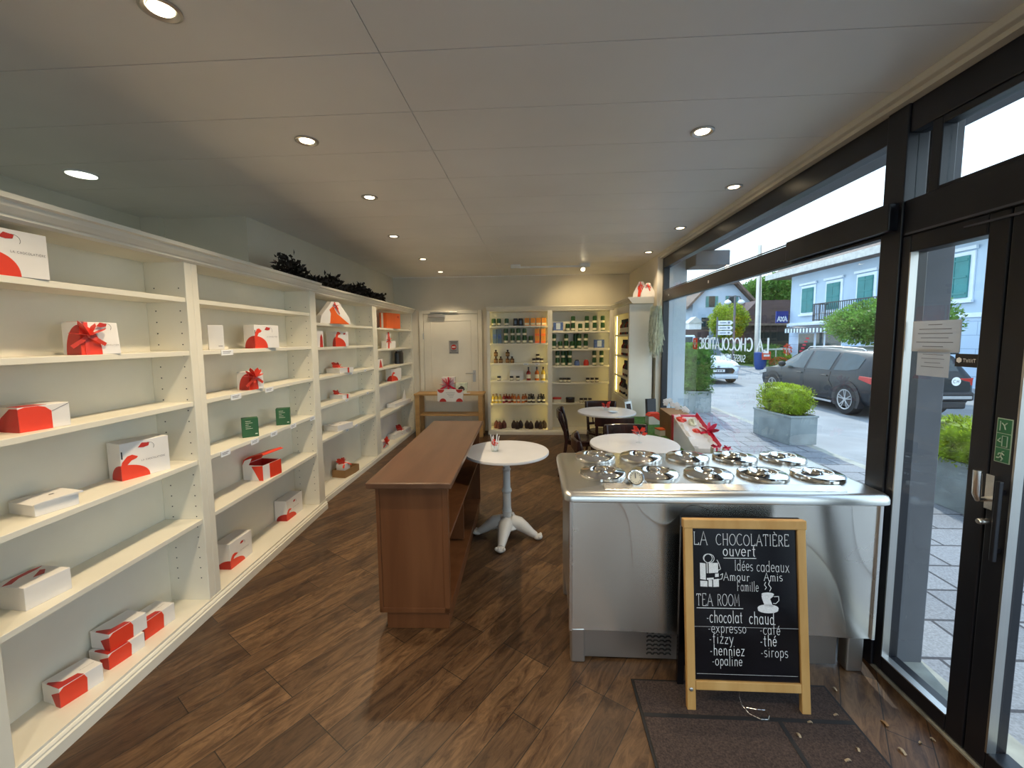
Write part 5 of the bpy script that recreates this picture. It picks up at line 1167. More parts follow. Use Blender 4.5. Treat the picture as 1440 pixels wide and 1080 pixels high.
for i, (x, y, w) in enumerate(lit):
    mb = MB(); a = rl.uniform(0, 6.28); L = rl.uniform(.012, .034)
    pts = [(math.cos(a)*L*(k/4-.5), math.sin(a)*L*(k/4-.5), .004+.004*math.sin(k)) for k in range(5)]
    mb.sweep(pts, L*.35, .0025); mb.blob((0, 0, .004), (L*.22, L*.16, .004), 7, 5, .25, rl)
    tag(part('dry_leaf', mb, M_kraft if 'dark' in w else pmat('dry_leaf_tan', (.42, .33, .22), .7), None, loc=(x, y, .0095 if 'mat' in w and 'floor' not in w else .0005)), f'dry leaf scrap {w}', 'leaf', 'dry leaf scraps by the door')

# ================================================================== WINDOW DISPLAY
t = thing('display_bench', 'low display bench covered in green turf along the shop window', 'bench', (1.12, 3.35, 0))
part('bench_body', MB().box(.02, .48, .0, 2.17, 0, .545), M_white, t); part('turf_cover', MB().box(0, .495, -.01, 2.19, .545, .56), M_turf, t, bevel=.004)
t = gift_box('house shaped red and white box on the turf bench', (1.335, 5.00, .5605), .12, .17, .11, .10)
part('red_roof', MB().prism([(-.003, .10), (.173, .10), (.145, .135), (.03, .135)], -.002, .112, 'y'), M_red, t); part('red_print', MB().prism([(.05, .10), (.17, .10), (.17, .02)], -.0012, -.0002, 'y'), M_red, t)
t = gift_box('small white box with orange lid on the turf bench', (1.30, 4.42, .5605), .3, .10, .10, .06)
part('lid', MB().box(-.002, .102, -.002, .102, .06, .07), M_orange, t)
t = thing('card_case', 'black upright display case on the turf bench against the window post', 'case', (1.46, 5.36, .5605), .15)
part('case_body', MB().box(-.06, .06, -.03, .03, 0, .26).xf(Matrix.Rotation(-.12, 4, 'X')), M_dark, t, bevel=.006); part('pale_print', MB().box(-.03, .03, -.0308, -.0302, .08, .10).xf(Matrix.Rotation(-.12, 4, 'X')), M_slate, t)
t = thing('photo_frame', 'clear acrylic photo frame leaning on the white corner cabinet', 'frame', (1.22, 5.46, .5605), .6)
part('acrylic_sheet', MB().box(-.07, .07, 0, .006, 0, .24).xf(Matrix.Rotation(-.2, 4, 'X')), M_clear, t); part('photo', MB().box(-.04, .04, -.001, 0, .04, .18).xf(Matrix.Rotation(-.2, 4, 'X')), M_choc, t); part('white_border', MB().box(-.06, .06, -.0004, .0, .02, .21).xf(Matrix.Rotation(-.2, 4, 'X') @ Matrix.Translation((0, .002, 0))), M_signw, t)
t = thing('gift_hamper', 'large gift hamper with white tissue and crimson ribbon on the turf bench', 'hamper', (1.36, 3.62, .5605))
part('tan_case', MB().prism([(.62, 0), (1.02, 0), (1.05, .26), (.62, .245)], 0, .22, 'x'), M_kraft, t, bevel=.004)
part('crimson_strip', MB().prism([(.56, 0), (.63, 0), (.63, .262), (.585, .262)], -.004, .224, 'x'), M_crim, t)
mb = MB(); r_ = random.Random(2); nx, ny = 8, 14
for j in range(ny+1):
    for i in range(nx+1):
        yv = .0+.565*j/ny; zz = .075+.18*(j/ny); mb.v.append((.22*i/nx, yv, zz+r_.uniform(-.028, .028)-(.035 if 2 < i < 6 else 0)))
for j in range(ny):
    for i in range(nx): a = j*(nx+1)+i; mb.f.append((a, a+1, a+nx+2, a+nx+1))
part('tissue', mb, M_petal, t, smooth=True)
part('tissue_side', MB().prism([(0, 0), (.565, 0), (.565, .25), (0, .08)], .001, .219, 'x'), M_petal, t)
mb = MB().sweep([(.215, .0, .095), (.215, .15, .145), (.215, .35, .205), (.215, .565, .275)], .045, .004, up=(-1, 0, .3)); bow(mb, (.20, .22, .175), .10, nrm=(-.6, -.4, .6), loops=4, rng=random.Random(11)); part('ribbon_bow', mb, M_crim, t)
part('pink_tissue', MB().blob((.05, .50, .22), (.05, .05, .045), 10, 7, .2, r_).blob((.12, .30, .16), (.04, .05, .03), 10, 7, .2, r_), M_ribbon, t); part('green_sprig', MB().blob((.13, .42, .21), (.03, .05, .05), 8, 6, .3, r_), M_moss, t)
t = thing('orchid_plant', 'white orchid flowers standing behind the gift hamper by the window', 'plant', (1.53, 4.86, .5605))
part('pot', MB().lathe([(0, 0), (.05, 0), (.06, .10), (.055, .10), (.045, .01), (0, .01)], 18), M_castw, t, smooth=True)
mb = MB(); st_ = [[(0, 0, .08), (.0, -.05, .25), (-.05, -.14, .33), (-.08, -.25, .32)], [(0, 0, .08), (.02, -.1, .22), (.03, -.28, .29), (.02, -.42, .28)]]
for s_ in st_: mb.tube(s_, .004, 6)
part('stem', mb, M_leaf, t)
r_ = random.Random(8)
for s_ in st_:
    for p in s_[2:]:
        for q in range(3):
            mb = MB(); c = Vector(p)+Vector((r_.uniform(-.04, .04), r_.uniform(-.05, .05), r_.uniform(-.02, .03)))
            for k in range(5):
                a = k*1.257+r_.random()*.4; leaf(mb, c, (.8*math.cos(a)-.15, -.6*math.cos(a)-.2, math.sin(a)), .036, .038, (.6, .8, .01))
            part('blossom', mb, M_petal, t)
mb = MB()
for k in range(6): a = k*1.05; leaf(mb, (0, 0, .10), (math.cos(a), math.sin(a), .6), .17, .045, (0, 0, 1))
part('leaves', mb, M_leaf, t)
t = thing('gift_tray', 'dark tray on the turf bench end holding tiny gift boxes', 'tray', (1.46, 3.37, .5605))
part('tray_top', MB().box(-.03, .16, 0, .22, 0, .05), M_chair, t, bevel=.004)
for i, (x, y, w_) in enumerate(((0.0, .10, 'nearer the hamper'), (.075, .06, 'nearer the window glass'))):
    g = gift_box(f'tiny striped gift box with red bow on the dark tray, {w_}', (1.455+x, 3.37+y, .611), .1, .055, .05, .075, group='tiny gift boxes')
    part('ribbon_band', MB().box(.02, .036, -.001, .051, 0, .076), M_crim, g); bm_ = MB(); bow(bm_, (.028, .02, .079), .035, nrm=(0, -.4, .9), loops=4, rng=random.Random(i)); part('ribbon_bow', bm_, M_crim, g)
rng = random.Random(31); mb = MB()
for k in range(650):
    a, q = rng.uniform(0, 6.28), rng.random()**.5*.065; L = rng.uniform(.2, .55); zt = 1.99-rng.random()*.12
    x, y = 1.515+q*math.cos(a), 5.42+q*math.sin(a)*1.2
    mb.sweep([(x, y, zt), (x+rng.uniform(-.02, .02), y+rng.uniform(-.03, .03), zt-L*.5), (x+rng.uniform(-.03, .03), y+rng.uniform(-.05, .05), zt-L)], .006, .0015, up=(rng.random(), rng.random(), .1))
mb.tube([(1.58, 5.45, 2.10), (1.55, 5.42, 1.98)], .003, 6)
tag(part('hanging_moss', mb, M_moss), 'pale air plant strands hanging at the far top corner of the window', 'plant')

# ================================================================== OUTSIDE
ZP, ZR = -.03, -.12
struct('pavement', MB().box(1.70, 4.0, -8, 30, ZP-.3, ZP).box(-6, 1.70, -8, YF-.13, ZP-.3, ZP), M_pave)
struct('kerb', MB().box(4.0, 4.12, -8, 30, ZP-.3, ZP), M_kerb)
struct('road', MB().box(4.12, 12.2, -20, 70, ZR-.2, ZR).box(-6, 4.12, 30, 70, ZR-.2, ZR), M_road)
struct('sidewalk', MB().box(12.2, 13.4, -20, 23.4, ZR-.2, ZR+.06), M_road)
struct('ground', MB().box(12.2, 60, 23.4, 70, ZR-.2, ZR+.02).box(13.4, 60, -20, 23.4, ZR-.2, ZR+.02), M_grass)
struct('wall_exterior', MB().box(1.70, 1.93, 5.56, 5.85, ZP, 2.62).box(1.0, 1.93, 7.31, 7.6, ZP, 2.74), M_ext)
struct('soffit', MB().box(1.70, 2.12, YF-1, 5.9, 2.62, 3.0).box(-3.6, 1.70, YF-1, 7.6, 2.78, 3.0), M_soffit)
tag(part('sign_box', MB().box(1.90, 2.30, 5.2, 5.54, 2.44, 2.619), M_soffit, bevel=.01), 'dark grey box sign fixed under the shop soffit outside the window corner', 'sign')
tag(part('steel_post', MB().box(1.74, 1.87, 2.02, 2.15, ZP, 2.62), M_soffit, bevel=.006), 'dark grey square steel post standing outside the door glass', 'post')
tag(part('floor_frame', MB().box(2.45, 2.75, 3.0, 3.03, ZP, ZP+.01).box(2.72, 2.75, 3.03, 3.3, ZP, ZP+.01), M_kerb), 'pale angled metal strip lying on the paving outside the door', 'strip')

def leaf_shell(mb, c, r, n, L, rng, boxy=0.0, inner=.82):
    """leaves over a rounded body of half sizes r"""
    for k in range(n):
        d = Vector((rng.gauss(0, 1), rng.gauss(0, 1), rng.gauss(0, 1))).normalized()
        if boxy:
            m = max(abs(d.x), abs(d.y), abs(d.z)); d = d.lerp(d/m, boxy)
        q = rng.uniform(inner, 1.03); p = Vector((c[0]+d.x*r[0]*q, c[1]+d.y*r[1]*q, c[2]+d.z*r[2]*q))
        dd = (Vector(d)+Vector((rng.uniform(-.9, .9), rng.uniform(-.9, .9), rng.uniform(-.6, 1)))).normalized()
        leaf(mb, p, dd, L*rng.uniform(.7, 1.3), L*.6, (rng.random()-.5, rng.random()-.5, rng.random()))
def core(c, r, boxy, k=.86):
    mb = MB(); nu, nv = 20, 12; vs = []
    for j in range(nv+1):
        th = PI*j/nv
        for i in range(nu):
            a = 2*PI*i/nu; d = Vector((math.sin(th)*math.cos(a), math.sin(th)*math.sin(a), math.cos(th)))
            m = max(abs(d.x), abs(d.y), abs(d.z)); d = d.lerp(d/m, boxy); vs.append((c[0]+d.x*r[0]*k, c[1]+d.y*r[1]*k, c[2]+d.z*r[2]*k))
    fs = [(j*nu+i, (j+1)*nu+i, (j+1)*nu+(i+1) % nu, j*nu+(i+1) % nu) for j in range(nv) for i in range(nu)]
    return mb.add(vs, fs)
def planter(label, x, y, w, d, h, rz, top, over, leafm, n, L, boxy, seed):
    t = thing('planter', label, 'planter', (x, y, ZP), rz, 'concrete planters on the pavement')
    part('planter_box', MB().box(-w/2, w/2, -d/2, d/2, 0, h-.02).box(-w/2-.012, w/2+.012, -d/2-.012, d/2+.012, h-.03, h), M_conc, t, bevel=.006)
    part('soil', MB().box(-w/2+.02, w/2-.02, -d/2+.02, d/2-.02, h, h+.006), M_choc, t)
    c = (0, 0, h+(top-h)/2-.03); r = (w/2+over, d/2+over, (top-h)/2+.03); rg = random.Random(seed)
    mb = core(c, r, boxy); leaf_shell(mb, c, r, n, L, rg, boxy)
    part('foliage', mb, leafm, t); return t
planter('low concrete planter with rounded box bush beside the parked grey car', 3.92, 6.80, .42, .86, .44, .12, .87, .02, M_leafy, 4200, .030, .55, 1)
planter('tall clipped hedge in a concrete planter at the far end of the shop window', 3.50, 9.45, .50, .62, .46, .02, 1.47, .05, M_leaf, 6500, .040, .88, 2)
planter('low concrete planter with bright bush seen through the door glass', 4.08, 4.00, .46, .92, .46, .05, .84, .05, M_leafy, 4200, .030, .55, 3)

# cars -----------------------------------------------------------------------
def car(name, label, loc, rz, S, wheels, paint, sc_=(1, 1, 1), rails=True, rear=None, front=None, panes=(), group=None):
    t = thing(name, label, 'car', loc, rz, group)
    def lerp_st(y):
        for a, b in zip(S[:-1], S[1:]):
            if a[0] <= y <= b[0]:
                f = (y-a[0])/(b[0]-a[0]); return [p+(q-p)*f for p, q in zip(a, b)]
        return S[0] if y < S[0][0] else S[-1]
    def ring(st):
        y, zl, zb, zt, hw, rh = st; zt = max(zt, zb+.02)
        h = [(0, zl), (hw*.88, zl), (hw*.975, zl+.10), (hw, zl+(zb-zl)*.45), (hw*.995, zl+(zb-zl)*.8), (hw*.975, zb), (rh+.03+(hw*.97-rh-.03)*.5, zb+(zt-.05-zb)*.52), (rh+.02, zt-.05), (rh*.9, zt-.012), (rh*.5, zt+.006), (0, zt+.01)]
        return [(x, y, z) for x, z in h]+[(-x, y, z) for x, z in h[-2:0:-1]]
    def side(y, f, s=1, off=.006):
        _, zl, zb, zt, hw, rh = lerp_st(y); z0, z1 = zb, max(zt, zb+.02)-.05; x0, x1 = hw*.975, rh+.02
        xm, zm = rh+.03+(hw*.97-rh-.03)*.5, zb+(zt-.05-zb)*.52
        if f < .52: g = f/.52; x, z = x0+(xm-x0)*g, z0+(zm-z0)*g
        else: g = (f-.52)/.48; x, z = xm+(x1-xm)*g, zm+(z1-zm)*g
        return (s*(x+off), y, z+off*.3)
    YS = []
    for a, b in zip(S[:-1], S[1:]):
        k = max(1, int((b[0]-a[0])/.14)); YS += [a[0]+(b[0]-a[0])*i/k for i in range(k)]
    YS.append(S[-1][0])
    mb = MB(); rg = [ring(lerp_st(y)) for y in YS]; n = len(rg[0])
    for r_ in rg: mb.v += r_
    for i in range(len(rg)-1):
        for k in range(n): mb.f.append((i*n+k, i*n+(k+1) % n, (i+1)*n+(k+1) % n, (i+1)*n+k))
    mb.f.append(tuple(range(n))); mb.f.append(tuple((len(rg)-1)*n+k for k in range(n))[::-1])
    part('body', mb, paint, t, smooth=True)
    for s in (-1, 1):
        for pn in panes:
            pts = []
            m = len(pn)
            mb = MB(); ya = [p[0] for p in pn]; lo = min(ya); hi = max(ya); K = 8
            # pn: list of (y, f_low, f_high)
            for (y0, a0, b0), (y1, a1, b1) in zip(pn[:-1], pn[1:]):
                for q in range(K):
                    u0, u1 = q/K, (q+1)/K
                    P = lambda u, g: side(y0+(y1-y0)*u, (a0+(a1-a0)*u)*(1-g)+(b0+(b1-b0)*u)*g, s)
                    for g in range(4): mb.poly([P(u0, g/4), P(u1, g/4), P(u1, (g+1)/4), P(u0, (g+1)/4)])
            part('side_window', mb, M_cglass, t)
    hwm = max(s[4] for s in S); wr, wy = wheels
    for y in wy:
        for s in (-1, 1):
            arch = MB(); N_ = 20
            pts = [(y+(wr+.075)*math.cos(PI*k/N_), wr+(wr+.075)*math.sin(PI*k/N_)) for k in range(N_+1)]+[(y-wr-.02, .18), (y+wr+.02, .18)]
            xa = s*(hwm*.86); xb = s*(hwm+.006)
            arch.prism(pts, xa, xb, 'x'); part('wheel_arch', arch, M_plast, t)
            Mx = Matrix.Translation((s*(hwm-.10), y, wr)) @ Matrix.Rotation(s*PI/2, 4, 'Y')
            w = part('wheel', MB().lathe([(wr*.64, -.1), (wr*.93, -.1), (wr, -.06), (wr, .07), (wr*.94, .112), (wr*.66, .112), (wr*.62, .06), (wr*.62, -.02), (0, -.02)], 32).xf(Mx), M_tyre, t, smooth=True)
            mb = MB().lathe([(wr*.60, .105), (wr*.66, .114), (wr*.66, .118), (wr*.58, .112)], 32, cap=False)
            for k in range(5):
                for e in (-.17, .17):
                    a = 2*PI*k/5+e; a0 = 2*PI*k/5+e*.5
                    mb.sweep([(wr*.10*math.cos(a0), wr*.10*math.sin(a0), .10), (wr*.62*math.cos(a), wr*.62*math.sin(a), .11)], wr*.065, .02)
            mb.lathe([(0, .115), (wr*.13, .112), (wr*.15, .09)], 16)
            part('alloy_rim', mb.xf(Mx), M_alloy, w)
    return t, side, lerp_st, t
SV = [(-2.24, .50, .78, .84, .80, .68), (-2.20, .36, .86, .99, .87, .66), (-2.08, .28, .90, 1.32, .905, .58), (-1.80, .25, .91, 1.39, .92, .60), (-.9, .21, .90, 1.415, .925, .62), (0, .21, .885, 1.43, .925, .625), (.50, .21, .875, 1.395, .925, .62), (.95, .21, .865, 1.20, .925, .64), (1.36, .21, .855, .97, .925, .72), (1.65, .23, .835, .91, .92, .72), (2.0, .26, .77, .83, .89, .68), (2.16, .30, .66, .73, .82, .62), (2.21, .40, .58, .62, .74, .55)]
t, side, st, _ = car('parked_car', 'dark grey parked car with roof rails outside the shop window', (7.62, 10.82, ZR), 0, SV, (.335, (-1.40, 1.40)), M_suv,
    panes=[[(1.10, .06, .30), (.62, .06, .80), (.42, .06, .92), (.10, .06, .93)], [(.0, .06, .93), (-.82, .06, .93)], [(-.94, .08, .92), (-1.35, .10, .88), (-1.62, .22, .72)]])
S_ = 1
for s in (-1, 1):
    part('roof_rail', MB().tube([(s*.61, .42, 1.375), (s*.60, .36, 1.43), (s*.595, -.5, 1.455), (s*.575, -1.35, 1.42), (s*.57, -1.45, 1.375)], .016, 8), M_alloy, t, smooth=True)
    part('door_seam', MB().tube([side(.05, .0, s, .002), (s*.926, .05, .55), (s*.915, .05, .30)], .005, 6).tube([side(-.88, .0, s, .002), (s*.926, -.86, .7), (s*.926, -.98, .55)], .005, 6).tube([side(1.05, .0, s, .002), (s*.926, 1.0, .55), (s*.92, .95, .30)], .005, 6), M_black, t)
    part('door_handle', MB().box(s*.922, s*.945, .12, .32, .78, .805).box(s*.922, s*.945, -.80, -.60, .785, .81), M_suv, t, bevel=.005)
    part('sill_trim', MB().box(s*.86, s*.935, -.98, .98, .20, .245), M_alloy, t, bevel=.01)
    part('mirror', MB().blob((s*1.0, .86, .97), (.10, .06, .075), 10, 8), M_plast, t, smooth=True)
    part('tail_light', MB().prism([(-2.10, .72), (-1.74, .80), (-1.76, .87), (-2.16, .86)], s*.85, s*.931, 'x').box(s*.50, s*.84, -2.235, -2.19, .72, .86), M_tail, t, bevel=.008)
    part('headlight', MB().prism([(1.78, .68), (2.16, .60), (2.12, .70), (1.80, .77)], s*.74, s*.915, 'x'), M_alloy, t, bevel=.01)
mb = MB()
for q in range(6):
    u0, u1 = q/6, (q+1)/6
    def W_(u):
        y = .54+(1.33-.54)*u; z = st(y)[3]; return y, z+.018, st(y)[5]*.9
    (ya, za, wa), (yb, zb_, wb) = W_(u0), W_(u1); mb.poly([(-wa, ya, za), (wa, ya, za), (wb, yb, zb_), (-wb, yb, zb_)])
part('windscreen', mb, M_cglass, t)
part('rear_window', MB().poly([(-.50, -2.105, 1.27), (.50, -2.105, 1.27), (.60, -2.20, 1.0), (-.60, -2.20, 1.0)]), M_cglass, t)
part('spoiler', MB().box(-.56, .56, -2.22, -1.95, 1.325, 1.36), M_suv, t, bevel=.012)
part('rear_bumper', MB().box(-.84, .84, -2.30, -2.1, .42, .60).box(-.72, .72, -2.28, -2.1, .26, .42), M_plast, t, bevel=.04); part('bumper_trim', MB().box(-.78, .78, -2.315, -2.29, .46, .52), M_alloy, t, bevel=.01)
pl = part('number_plate', MB().box(-.22, .26, -2.272, -2.25, .66, .78), M_signw, t)
L, lw = lettering('539', .08, .014, space=.3); on_plane(L, (.06, -2.2722, .68), (1, 0, 0), (0, 0, 1)); part('plate_digits', L, M_ink, pl)
cs = part('oval_sticker', MB().lathe([(0, 0), (.085, 0), (.085, .004), (0, .004)], 24).xf(Matrix.Translation((.53, -2.238, .80)) @ Matrix.Rotation(PI/2, 4, 'X')), M_signw, t)
L, lw = lettering('CH', .06, .010, space=.3); on_plane(L, (.53-lw/2, -2.2425, .77), (1, 0, 0), (0, 0, 1)); part('sticker_lettering', L, M_ink, cs)
WV = [(-1.95, .45, .75, .80, .70, .60), (-1.88, .32, .85, 1.0, .78, .60), (-1.6, .24, .88, 1.32, .82, .55), (-.8, .20, .88, 1.42, .84, .56), (0, .20, .87, 1.43, .84, .56), (.45, .20, .86, 1.33, .84, .56), (.95, .20, .85, 1.0, .84, .62), (1.25, .22, .83, .89, .835, .64), (1.7, .26, .74, .78, .80, .60), (1.88, .26, .60, .67, .74, .54), (1.96, .30, .48, .54, .64, .50)]
t, side, st, _ = car('moving_car', 'small white car with black grille driving towards the shop', (6.50, 17.25, ZR), PI, WV, (.30, (-1.22, 1.22)), M_wcar, panes=[[(.80, .06, .30), (.45, .06, .85), (.05, .06, .9)], [(-.02, .06, .9), (-.8, .08, .88)]])
mb = MB()
for q in range(6):
    u0, u1 = q/6, (q+1)/6
    def W2_(u):
        y = .30+(.97-.30)*u; return y, st(y)[3]+.018, st(y)[5]*.95
    (ya, za, wa), (yb, zb_, wb) = W2_(u0), W2_(u1); mb.poly([(-wa, ya, za), (wa, ya, za), (wb, yb, zb_), (-wb, yb, zb_)])
part('windscreen', mb, M_cglass, t)
part('grille', MB().prism([(-.50, .40), (.50, .40), (.56, .52), (.48, .60), (-.48, .60), (-.56, .52)], 1.88, 1.985, 'y'), M_plast, t, bevel=.015)
pl = part('number_plate', MB().box(-.20, .20, 1.986, 1.995, .455, .545), M_signw, t); part('plate_digits', MB().box(-.14, -.08, 1.995, 1.997, .475, .525).box(-.05, .0, 1.995, 1.997, .475, .525).box(.03, .08, 1.995, 1.997, .475, .525), M_ink, pl)
part('front_bumper', MB().box(-.70, .70, 1.80, 1.975, .20, .36), M_wcar, t, bevel=.05); part('badge', MB().box(-.04, .04, 1.93, 1.97, .62, .68), M_alloy, t)
for s in (-1, 1): part('headlight', MB().prism([(1.45, .66), (1.86, .58), (1.84, .68), (1.5, .76)], s*.60, s*.80, 'x'), M_alloy, t, bevel=.02); part('mirror', MB().blob((s*.92, .62, .93), (.10, .06, .07), 10, 8), M_wcar, t, smooth=True)

# house across the street ------------------------------------------------------
HX = 13.3
t = thing('house', 'pale blue two storey house with teal shutters across the street', 'house', (HX, 16, ZR))
def H(*a): # box with y,z in world
    x0, x1, y0, y1, z0, z1 = a; return MB().box(x0, x1, y0-16, y1-16, z0-ZR, z1-ZR)
part('upper_wall', H(0, 8, 6, 22.95, 2.15, 4.75), M_hwall, t); part('ground_floor_wall', H(0, 8, 6, 22.95, ZR, 2.15), M_hbase, t)
part('cornice_band', H(-.06, 0, 6, 22.98, 2.10, 2.24), M_htrim, t, bevel=.01)
part('roof', MB().prism([(-.75, 4.62-ZR), (-.75, 4.74-ZR), (4, 7.6-ZR), (8.7, 4.74-ZR), (8.7, 4.62-ZR)], 5-16, 24-16, 'y'), M_roof, t)
part('eave_board', H(-.80, -.74, 5, 24, 4.58, 4.86), M_rooflt, t)
for y0, y1, z0, z1 in ((21.07, 21.9, 2.72, 3.90), (19.32, 20.12, 2.75, 3.92), (17.5, 18.27, 2.78, 3.95), (15.75, 16.5, 2.78, 3.95), (13.82, 14.67, 2.72, 4.0), (11.6, 12.4, 2.72, 4.0)):
    w = part('window_surround', H(-.05, 0, y0-.13, y1+.13, z0-.10, z1+.12), M_htrim, t, bevel=.008); part('lintel', H(-.12, -.04, y0-.20, y1+.20, z1+.16, z1+.26), M_htrim, w); part('sill', H(-.12, -.04, y0-.18, y1+.18, z0-.16, z0-.08), M_htrim, w)
    ym = (y0+y1)/2
    part('shutter', H(-.10, -.05, y0, ym-.008, z0, z1), M_shut, t, bevel=.006); part('shutter', H(-.10, -.05, ym+.008, y1, z0, z1), M_shut, t, bevel=.006)
    part('shutter_battens', H(-.115, -.10, y0+.03, y1-.03, z0+.10, z0+.16).join(H(-.115, -.10, y0+.03, y1-.03, (z0+z1)/2-.03, (z0+z1)/2+.03)).join(H(-.115, -.10, y0+.03, y1-.03, z1-.16, z1-.10)), M_shut, t)
bl = part('balcony', H(-.75, 0, 16.3, 19.95, 2.14, 2.24), M_htrim, t)
mb = H(-.75, -.72, 16.3, 19.95, 2.98, 3.02).join(H(-.75, -.72, 16.3, 19.95, 2.28, 2.31)).join(H(-.75, -.72, 16.3, 19.95, 2.55, 2.57)).join(H(-.75, 0, 19.92, 19.95, 2.98, 3.02)).join(H(-.75, 0, 19.92, 19.95, 2.28, 2.31))
for k in range(31): mb.join(H(-.745, -.725, 16.3+.1217*k, 16.32+.1217*k, 2.24, 3.0))
for k in range(6): mb.join(H(-.72+.12*k, -.70+.12*k, 19.925, 19.945, 2.24, 3.0))
part('railing', mb, M_iron, bl)
aw = part('awning', MB().prism([(0, 2.10-ZR), (-.50, 1.98-ZR), (-.50, 1.93-ZR), (0, 2.05-ZR)], 19.05-16, 22.45-16, 'y'), M_soffit, t)
mb = MB(); mb2 = MB()
for k in range(28):
    b_ = H(-.51, -.495, 19.05+.1214*k, 19.05+.1214*(k+1), 1.74, 1.94); (mb if k % 2 else mb2).join(b_)
part('valance_stripe', mb, M_htrim, aw); part('valance_stripe', mb2, M_soffit, aw)
for y0, y1, z0, z1 in ((20.93, 22.09, .45, 1.68), (19.12, 20.11, .60, 1.72), (20.25, 20.75, ZR+.1, 1.72), (14.9, 16.2, .6, 1.72), (11.5, 13.0, .6, 1.72)):
    if y0 < 14: continue
    w = part('shop_window', H(-.02, 0, y0-.06, y1+.06, z0-.05, z1+.05), M_htrim, t); part('pane', H(-.03, -.02, y0, y1, z0, z1), M_cglass, w)
mb = MB()
for k in range(5): mb.join(H(-.036, -.031, 21.25+.11*k, 21.50+.11*k, 1.42-.16*k, 1.50-.16*k))
part('red_poster_print', mb, M_crim, t)
tag(part('house_sign', MB().box(12.62, 13.22, 22.97, 23.05, 2.27, 2.88), M_signb), 'square blue sign with white letters on the corner of the pale blue house', 'sign')
hs = bpy.data.objects['house_sign']
L, lw = lettering('AXA', .26, .060, space=.02, sxk=.88); on_plane(L, (12.92-lw/2, 22.965, 2.34), (1, 0, 0), (0, 0, 1)); part('sign_lettering', L, M_signw, hs)
part('sign_arm', MB().box(13.2, 13.29, 22.99, 23.03, 2.05, 2.22), M_htrim, hs)
# trees -----------------------------------------------------------------------
def tree(label, x, y, zc, r, h0, lm, n, L, seed, boxy=.1, tr=.09, lumps=0):
    t = thing('street_tree', label, 'tree', (x, y, ZR)); rg = random.Random(seed)
    part('trunk', MB().tube([(0, 0, 0), (.02, 0, h0*.5), (0, .03, zc-ZR-r[2]*.3)], [tr*1.2, tr, tr*.8], 10), M_roof, t, smooth=True)
    mb = core((0, 0, zc-ZR), (r[0]*.85, r[1]*.85, r[2]*.85), boxy, .72); leaf_shell(mb, (0, 0, zc-ZR), (r[0]*.88, r[1]*.88, r[2]*.9), n, L, rg, boxy, .55)
    for k in range(lumps):
        a = rg.uniform(0, 6.28); b = rg.uniform(-.5, .9); c = (r[0]*.75*math.cos(a)*math.cos(b), r[1]*.75*math.sin(a)*math.cos(b), zc-ZR+r[2]*.75*math.sin(b))
        q = rg.uniform(.28, .42); leaf_shell(mb, c, (r[0]*q, r[1]*q, r[2]*q*1.3), n//9, L, rg, 0, .4)
    part('foliage', mb, lm, t); return t
tree('round clipped street tree standing beyond the parked grey car', 9.7, 12.15, 1.93, (1.35, 1.65, .72), 1.4, M_leaft, 9000, .085, 4, .15, .09, 8)
tree('light green garden tree before the far gabled house', 12.6, 28.5, 2.5, (1.15, 1.1, 1.25), 1.4, M_leafy, 3500, .14, 5, .0, .1, 8)
tree('small garden tree beside the white kiosk far down the street', 9.6, 33.0, 3.1, (1.1, 1.0, 1.3), 1.4, M_leaft, 2500, .16, 6, .0, .1, 6)
tree('large dark tree rising behind the barn', 23.2, 44, 5.0, (3.6, 3.0, 2.6), 3, M_leafd if False else M_leaf, 6000, .30, 7, .0, .3, 12)
struct('hills', MB().prism([(-30, 0), (-30, 3.0), (5, 4.2), (20, 7.5), (33, 9.5), (50, 14), (90, 13), (90, 0)], 95, 97, 'y'), M_sky_hill)
# far buildings -----------------------------------------------------------------
t = thing('house', 'far pale blue gabled house with dark shutters behind the garden tree', 'house', (14.5, 34, ZR))
part('wall', MB().box(-2.2, 2.2, 0, 8, 0, 4.35).prism([(-2.2, 4.35), (2.2, 4.35), (.85, 5.75), (-.85, 5.75)], 0, 8, 'y'), M_hwall, t)
part('roof', MB().prism([(-2.75, 3.85), (-.95, 5.75), (0, 6.15), (.95, 5.75), (2.75, 3.85), (2.75, 4.05), (.95, 6.0), (0, 6.45), (-.95, 6.0), (-2.75, 4.05)], -.5, 8.5, 'y').prism([(-1.0, 5.7), (1.0, 5.7), (0, 6.3)], -.45, -.3, 'y'), M_roof, t)
for x in (-.75, .75):
    w = part('window', MB().box(x-.22, x+.22, -.03, 0, 4.0, 4.85), M_cglass, t); part('shutter', MB().box(x-.46, x-.24, -.05, 0, 4.0, 4.85), M_shut, t); part('shutter', MB().box(x+.24, x+.46, -.05, 0, 4.0, 4.85), M_shut, t)
part('lower_window', MB().box(-1.5, -.9, -.04, 0, 2.2, 3.2), M_cglass, t)
t = thing('house', 'far house with long brown tiled roof beside the gabled house', 'house', (8.4, 44, ZR))
part('wall', MB().box(-1.6, 3.2, 0, 6, 0, 4.0), M_hwall, t); part('roof', MB().prism([(-1.0, 3.8), (6.5, 3.8), (6.5, 4.0), (2.8, 7.6), (-1.0, 4.0)], -.4, 6.4, 'y') if False else MB().prism([(-.4, 3.8), (6.4, 3.8), (3.0, 6.6)], -2, 3.4, 'x'), M_roof, t)
t = thing('barn', 'dark brown wooden barn with wide roof beside the pale blue house', 'barn', (16, 30, ZR))
part('wall', MB().prism([(-1.9, 0), (-1.9, 2.6), (3.5, 2.6), (3.5, 0)], 0, 3.2, 'y'), M_barn, t)
part('roof', MB().prism([(-2.5, 2.5), (-1.0, 4.12), (3.8, 4.12), (3.8, 2.5)], -.4, 3.4, 'y'), M_barn, t)
